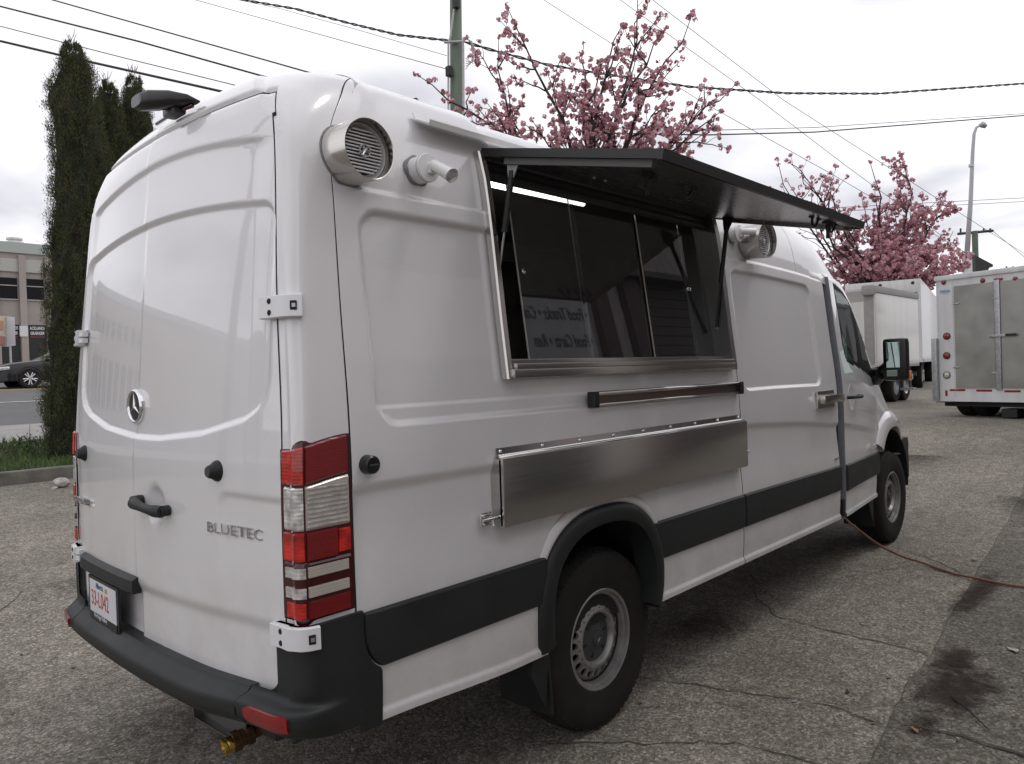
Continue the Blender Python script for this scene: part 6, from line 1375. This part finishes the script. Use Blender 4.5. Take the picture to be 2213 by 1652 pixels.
# larger white box truck
dA_ = 24.; fa = frame_(1993.6, dA_, math.radians(-32)); zg = float(gz(*fa[0][:2])); zA1 = float(at(1993, 602, dA_)[2]); zA0 = float(at(1993, 783, dA_)[2])
ta = empty('box_truck', tuple(fa[0] + np.array((0, 0, zg))), 'large white box truck, its open rear header showing above the smaller truck', 'truck')
bx_ = fbox('cargo_box', fa, -2.2, 0, .15, 9.0, zA0, zA1, M['tw'], ta)
fbox('rear_header', fa, -2.2, 0, 0, .15, zA1 - .42, zA1, M['tw'], ta, .01); fbox('corner_post', fa, -.10, 0, 0, .16, zA0, zA1 - .42, M['tw'], ta); fbox('corner_post', fa, -2.2, -2.05, 0, .16, zA0, zA1 - .42, M['tw'], ta)
fbox('roll_door_gap', fa, -1.15, -.10, .05, .14, zA1 - .66, zA1 - .44, M['dark'], ta)
fbox('roll_door', fa, -2.1, -1.2, .03, .12, zA0 + .1, zA1 - .44, M['tw2'], ta)
for k, u_ in enumerate((-1.56, -1.36, -1.15, -.22)):
    mb = MB(); c = fa[0] + fa[1] * u_ + np.array((0, 0, zA1 - .12)); mb.lathe([(.05, -.0), (.05, .01), (.03, .02), (0, .02)], c, -fa[2], 14); mb.build('marker_light', M['black'], ta)
fbox('side_rail', fa, -.0, .02, .15, 9.0, zA0, zA0 + .10, M['galv'], ta); fbox('chassis', fa, -1.9, -.5, .3, 11, zA0 - .35, zA0, M['dark'], ta); fbox('cab', fa, -2.05, -.15, 9.3, 11, zg + .6, zA1 - .9, M['tw'], ta, .1)
for (u_, v_) in ((-.42, 1.6), (-2.1, 1.6), (-.42, 7.6), (-2.1, 7.6)): fwheel('wheel', fa, u_, v_, .48, .30, zg, ta, M['tw'])
fbox('underrun_bar', fa, -2.2, -.2, .1, .22, zA0 - .42, zA0 - .30, M['black'], ta)
# smaller truck with grey canvas corner
dB_ = 17.0; fb = frame_(1893, dB_, math.radians(47)); zgb = float(gz(*fb[0][:2])); zB1 = float(at(1893, 617, dB_)[2]); zB0 = float(at(1893, 790, dB_)[2])
tb_ = empty('box_truck', tuple(fb[0] + np.array((0, 0, zgb))), 'smaller cream box truck with a grey canvas corner parked in front of the large one', 'truck')
uw = 3.3
fbox('cargo_side', fb, 0, uw, 0, .06, zB0, zB1 - .02, M['tw2'], tb_); fbox('top_rail', fb, -.02, uw + .01, -.03, .08, zB1 - .16, zB1, M['tg'], tb_, .02)
fr2 = (fb[0], -fb[2] * 0 + np.array((-math.sin(math.radians(0)), 0, 0)), fb[2])
u2v = RV * math.cos(math.radians(137)) + FV * math.sin(math.radians(137)); u2v = np.array((u2v[0], u2v[1], 0)); v2v = np.array((-u2v[1], u2v[0], 0)); fr2 = (fb[0], u2v, v2v)
fbox('canvas_corner', fr2, .0, .24, -.06, .0, zB0, zB1 - .03, M['tg'], tb_, .02); fbox('canvas_roll', fr2, -.02, .25, -.10, .12, zB1 - .22, zB1 + .02, M['tg'], tb_, .06)
fbox('cargo_roof', fb, 0.02, uw - .02, .02, 2.0, zB1 - .10, zB1 - .05, M['tw2'], tb_); fbox('floor_beam', fb, 0, uw, .0, 2.0, zB0 - .06, zB0, M['galv'], tb_)
fbox('chassis', fb, -.1, uw - .1, .3, 1.6, zB0 - .36, zB0 - .06, M['dark'], tb_)
for (u_, v_) in ((3.0, .25), (2.2, .25)): fwheel('wheel', (fb[0], fb[2] * -1, fb[1]), -.25 - v_, u_, .40, .26, zgb, tb_, M['galv'])
fbox('step', fb, 2.5, 2.8, -.05, .25, zgb + .28, zgb + .34, M['galv'], tb_)
# --- the street side: warehouse, car, sign
yB = 50.; nB = np.array((0, 1., 0)); pB = np.array((0, yB, 0)); M['stucco'] = mat('beige_stucco', (.34, .30, .275), .9, var=.08, vscale=.8, bump=.2, bscale=8); M['stucco2'] = mat('paler_band', (.40, .40, .37), .8, var=.05); M['flash'] = mat('grey_green_flashing', (.36, .40, .38), .6); M['win'] = mat('dark_window', (.010, .010, .012), .35, spec=.12)
M['blk'] = mat('black_door_panel', (.012, .012, .013), .5)
def bz(px_0, py_0): q = onp(px_0, py_0, pB, nB); return float(q[0]), float(q[2])
ztop = bz(50, 530)[1]; bl_ = empty('warehouse', (8, yB, 2.0), 'two-storey beige warehouse with dark windows across the street', 'building')
mb = MB(); mb.box((-10, yB + 10, (ztop + 2) / 2 - .0), (60, 20, ztop - 1.9)); mb.build('wall', M['stucco'], bl_)
mb = MB(); mb.box((-10, yB - .06, ztop - .20), (60.2, .12, .62)); mb.build('parapet_flashing', M['flash'], bl_)
xa_, z1_ = bz(0, 558); xb_, _ = bz(90, 560); z0_ = bz(45, 589)[1]
mb = MB(); mb.box((xb_ - 4, yB - .05, (z1_ + z0_) / 2), (8, .14, z1_ - z0_), bev=.02); mb.build('sign_band', M['stucco2'], bl_)
wA = bz(57, 605); wB = bz(95, 648); wz1, wz0 = bz(76, 604)[1], bz(76, 649)[1]; dz1, dz0 = bz(76, 703)[1], bz(76, 760)[1]; per = bz(76, 625)[0] - bz(18, 625)[0]; ww = wB[0] - wA[0]
tg2 = []
for k in range(-22, 3):
    xc = (wA[0] + wB[0]) / 2 + k * per
    mb = MB(); mb.box((xc, yB - .02, (wz0 + wz1) / 2), (ww, .05, wz1 - wz0)); wf = mb.build('window', M['win'], bl_)
    mb = MB(); mb.box((xc, yB - .06, wz1 - (wz1 - wz0) * .36), (ww, .05, .05)); mb.box((xc, yB - .06, wz0 - .02), (ww + .1, .08, .06)); mb.build('window_bar', M['stucco2'], wf)
    mb = MB(); mb.box((xc, yB - .03, (dz1 + 2.0) / 2), (ww * 1.05, .08, dz1 - 2.0)); mb.build('door_panel', M['blk'], wf.parent)
    mb = MB(); mb.box((xc + per / 2, yB - .12, (ztop + 1.9) / 2 - .3), (per * .26, .22, ztop - 2.6), bev=.01); mb.build('pilaster', M['stucco'], bl_)
for k in (-1, 0):
    xc = (wA[0] + wB[0]) / 2 + k * per; hh = .26
    dp_ = [o for o in bl_.children if o.name.startswith('door_panel')][k - 3 + 0]
    for t_, zz_, mt in (('ACKLANDS', dz1 - .34, M['plate']), ('GRAINGER', dz1 - .64, M['plate'])): text('shop_lettering', t_, hh, .01, (xc, yB - .09, zz_), (1, 0, 0), (0, 0, 1), mt, bl_, align='CENTER', squash=ww * .9 / (hh * 5.2), bold=.008)
    mb = MB(); mb.box((xc, yB - .08, dz1 - .72), (ww * .85, .02, .05)); mb.build('red_line', M['refl'], bl_)
mb = MB(); q = bz(60, 717); mb.box((bz(48.5, 717)[0] + .0, yB - .25, q[1]), (.42, .04, .62)); mb.build('wall_notice', M['plate'], bl_)
mb = MB(); q = bz(48, 523); mb.lathe([(.3, -.6), (.3, 0), (.48, .02), (.48, .14), (.32, .16), (.32, .24), (.44, .26), (.44, .36), (0, .45)], (q[0], yB + 1.5, ztop + .25), (0, 0, 1), 20); mb.build('roof_vent', M['tw'], bl_, angle=30)
# black sedan
dC = 25.; cw = at(65, 818, dC); zc0 = float(gz(cw[0], cw[1])) + .01; xw = float(cw[0]); yc0 = float(cw[1])
car = empty('black_sedan', (xw + 1.3, yc0 + .9, zc0), 'glossy black sedan driving left along the street past the cypress', 'car'); M['cb'] = mat('black_car_paint', (.006, .0065, .008), .3, spec=.3, coat=.45)
sx_ = [-.95, -.90, -.80, -.45, .0, .55, 1.0, 1.45, 2.1, 2.8, 3.3, 3.7, 3.85]; hb = [.55, .66, .74, .84, .90, .96, .98, .98, .99, 1.0, 1.0, .96, .8]; wd = [.60, .76, .83, .89, .91, .91, .91, .91, .91, .91, .90, .84, .7]; lo = [.24, .2, .18, .17, .17, .17, .17, .17, .17, .17, .2, .25, .35]
V = []; nS = len(sx_); prs = [(1.0, .12), (1.0, .45), (.985, .75), (.93, .93), (.80, .99), (.4, 1.0), (0, 1.01)]
for x_, h_, w_, l_ in zip(sx_, hb, wd, lo):
    for (fw, fh) in prs + [(-a, b) for a, b in prs[-2::-1]]: V.append((xw + x_, yc0 + .9 + -fw * w_, zc0 + l_ + (h_ - l_) * fh))
k = 13; F = [(i * k + j, (i + 1) * k + j, (i + 1) * k + j + 1, i * k + j + 1) for i in range(nS - 1) for j in range(k - 1)] + [tuple(range(k)), tuple(range((nS - 1) * k, nS * k))]
fixn(obj('body', V, F, M['cb'], car, angle=50))
gxs = [.50, 1.25, 1.7, 2.4, 2.9, 3.45]; gh = [.0, .40, .47, .46, .36, .0]; gw = [.80, .66, .64, .64, .66, .78]
V = []
for x_, h_, w_ in zip(gxs, gh, gw):
    for (fw, fh) in ((1.12, 0), (1, .9), (.8, 1), (-.8, 1), (-1, .9), (-1.12, 0)): V.append((xw + x_, yc0 + .9 - fw * w_ * (1 if h_ > 0 else 1), zc0 + .96 + h_ * fh))
F = [(i * 6 + j, (i + 1) * 6 + j, (i + 1) * 6 + j + 1, i * 6 + j + 1) for i in range(5) for j in range(5)]; cabm = mat('car_glass', (.10, .12, .12), .05, coat=1)
fixn(obj('windows', V, F, cabm, car, angle=50))
mb = MB(); mb.tube([(xw + .5, yc0 + .9 - .86, zc0 + .97), (xw + 1.25, yc0 + .9 - .66, zc0 + 1.36), (xw + 1.7, yc0 + .26, zc0 + 1.42), (xw + 2.4, yc0 + .26, zc0 + 1.41), (xw + 2.9, yc0 + .24, zc0 + 1.30), (xw + 3.45, yc0 + .1, zc0 + .98)], .035, 8); mb.tube([(xw + 1.95, yc0 + .0, zc0 + .98), (xw + 2.0, yc0 + .25, zc0 + 1.40)], .03, 6); mb.build('roof_pillar', M['cb'], car, sm=True)
mb = MB(); mb.box((xw - .72, yc0 + .07, zc0 + .66), (.34, .10, .11), bev=.03, rot=[[math.cos(-.12), 0, math.sin(-.12)], [0, 1, 0], [-math.sin(-.12), 0, math.cos(-.12)]]); mb.build('headlight', M['lens_c'], car, angle=40)
mb = MB(); mb.box((xw + 1.0, yc0 - .1, zc0 + 1.03), (.2, .14, .12), bev=.04); mb.build('wing_mirror', M['cb'], car, angle=40)
for x_ in (0, 2.8):
    for y_, sg in ((yc0 + .0, -1), (yc0 + 1.8, 1)):
        c = (xw + x_, y_ - sg * .0, zc0 + .33); mb = MB(); mb.lathe([(.21, .0), (.30, .02), (.335, -.03), (.335, -.19), (.2, -.2)], c, (0, sg, 0), 36); ty = mb.build('wheel', M['rubber'], car, angle=40)
        mb = MB(); mb.lathe([(.225, .02), (.21, -.01), (.20, -.03), (.20, -.06)], c, (0, sg, 0), 36); mb.lathe([(.06, -.0), (.05, .012), (0, .014)], c, (0, sg, 0), 20)
        for s_ in range(10):
            a = 2 * PI * (s_ + (.18 if s_ % 2 else -.18)) / 10; q0 = np.array(c) + np.array((math.cos(a) * .05, sg * .002, math.sin(a) * .05)); q1 = np.array(c) + np.array((math.cos(a) * .205, sg * .004, math.sin(a) * .205)); mb.tube([q0, q1], [.018, .022], 6)
        mb.build('rim', mat('bright_alloy', (.6, .6, .62), .3, metal=.8), ty, angle=40)
        mb = MB(); mb.lathe([(.20, -.06), (0, -.065)], c, (0, sg, 0), 24); mb.build('brake_disc', M['dark'], ty)
        mb = MB(); pts = [(xw + x_ + .385 * math.cos(a), yc0 - .012 if sg < 0 else yc0 + 1.812, zc0 + .34 + .385 * math.sin(a)) for a in np.linspace(-.2, PI + .2, 20)]; mb.tube(pts, .018, 6); mb.build('wheel_arch', M['black'], car)
# street-side notice board
sb = at(18, 720, 29.); sg_ = empty('notice_board', (sb[0], sb[1], float(gz(sb[0], sb[1]))), 'white folding notice board with a coloured left face by the street', 'sign')
def sgp(px_0, py_0, d_=29.): return at(px_0, py_0, d_)
mb = MB(); mb.prism([sgp(14, 750), sgp(33, 747), sgp(31, 686), sgp(14, 684)], (.02, .05, 0)); mb.build('white_panel', M['plate'], sg_)
mb = MB(); mb.prism([sgp(-40, 742, 28.), sgp(13, 750), sgp(13, 684), sgp(-40, 680, 28.)], (.02, .05, 0)); fp = mb.build('printed_panel', mat('cream_print', (.50, .42, .34), .6, var=.2, vscale=3), sg_)
mb = MB(); mb.prism([sgp(-30, 742, 28.05), sgp(11, 746, 28.95), sgp(11, 728, 28.95), sgp(-30, 722, 28.05)], (-.01, -.03, 0)); mb.build('red_block', mat('faded_red_print', (.38, .16, .14), .6), fp)
mb = MB(); mb.prism([sgp(-30, 710, 28.05), sgp(9, 714, 28.95), sgp(9, 694, 28.95), sgp(-30, 690, 28.05)], (-.01, -.03, 0)); mb.build('yellow_block', mat('faded_orange_print', (.44, .28, .16), .6), fp)
mb = MB(); mb.tube([sgp(22, 748), (*sgp(22, 748)[:2], float(gz(*sgp(22, 748)[:2])))], .04, 8); mb.tube([sgp(-30, 742, 28.), (*sgp(-30, 742, 28.)[:2], float(gz(*sgp(-30, 742, 28.)[:2])))], .04, 8); mb.build('sign_leg', M['galv'], sg_)
# --- workshop on the serving side (seen mirrored in the serving window and in the steel)
M['ink'] = mat('faded_blue_sign_ink', (.13, .14, .20), .6); M['wsh'] = mat('off_white_cladding', (.46, .42, .405), .7, var=.08, vscale=1); M['brickd'] = mat('dark_brown_siding', (.085, .072, .068), .8, var=.25, vscale=3); M['corr'] = mat('grey_corrugated_metal', (.26, .23, .22), .5, metal=.4, var=.1); M['maroon'] = mat('maroon_painted_trim', (.095, .055, .058), .6, var=.1)
yW = -4.0; ws = empty('workshop', (8, yW, 0), 'low workshop wall with a food truck sign, mirrored in the serving window', 'building')
mb = MB(); mb.box((3.2, yW - 2, 2.5), (10.4, 4, 5.0)); mb.build('wall', M['wsh'], ws)
mb = MB(); mb.box((24.7, yW - 2.1, 2.1), (32.6, 4, 4.2)); mb.build('side_wall', M['brickd'], ws)
for k in range(26):
    mb = MB(); mb.box((24.7, yW - .085, .08 + k * .16), (32.5, .03, .145)); mb.build('siding_board', M['brickd'], ws)
V = []; F = []; xs2 = np.arange(8.2, 41, .05)
for i, x_ in enumerate(xs2):
    y_ = yW + .15 + .025 * math.sin(x_ * 2 * PI / .25); V += [(x_, y_, 4.15), (x_, y_ - .30, 5.3)]
F = [(2 * i, 2 * i + 2, 2 * i + 3, 2 * i + 1) for i in range(len(xs2) - 1)]; obj('corrugated_fascia', V, F, M['corr'], ws, sm=True)
mb = MB(); mb.box((24.6, yW + .08, 4.10), (32.8, .3, .10)); mb.build('gutter', M['black'], ws)
mb = MB(); mb.box((4.35, yW + .02, 1.35), (2.5, .06, 2.7)); mb.build('roller_door', mat('dark_grey_roller_door', (.07, .07, .07), .5), ws)
for (a, b) in ((7.62, 7.95), (8.42, 8.85)): mb = MB(); mb.box(((a + b) / 2, yW + .05, 2.1), (b - a, .12, 4.2)); mb.build('pilaster', M['maroon'], ws)
mb = MB(); mb.box((6.70, yW + .03, 3.20), (1.50, .04, .86)); sgn = mb.build('shop_sign', mat('weathered_sign_white', (.60, .60, .62), .6), ws)
text('sign_lettering', '\u2022 Food Trucks \u2022 Conc', .25, .004, (7.40, yW + .055, 3.30), (-1, 0, 0), (0, 0, 1), M['ink'], sgn, squash=.66, shear=.25, bold=.003)
text('sign_lettering', '\u2022 Food Carts \u2022 Ren', .25, .004, (7.40, yW + .055, 2.92), (-1, 0, 0), (0, 0, 1), M['ink'], sgn, squash=.66, shear=.25, bold=.003)
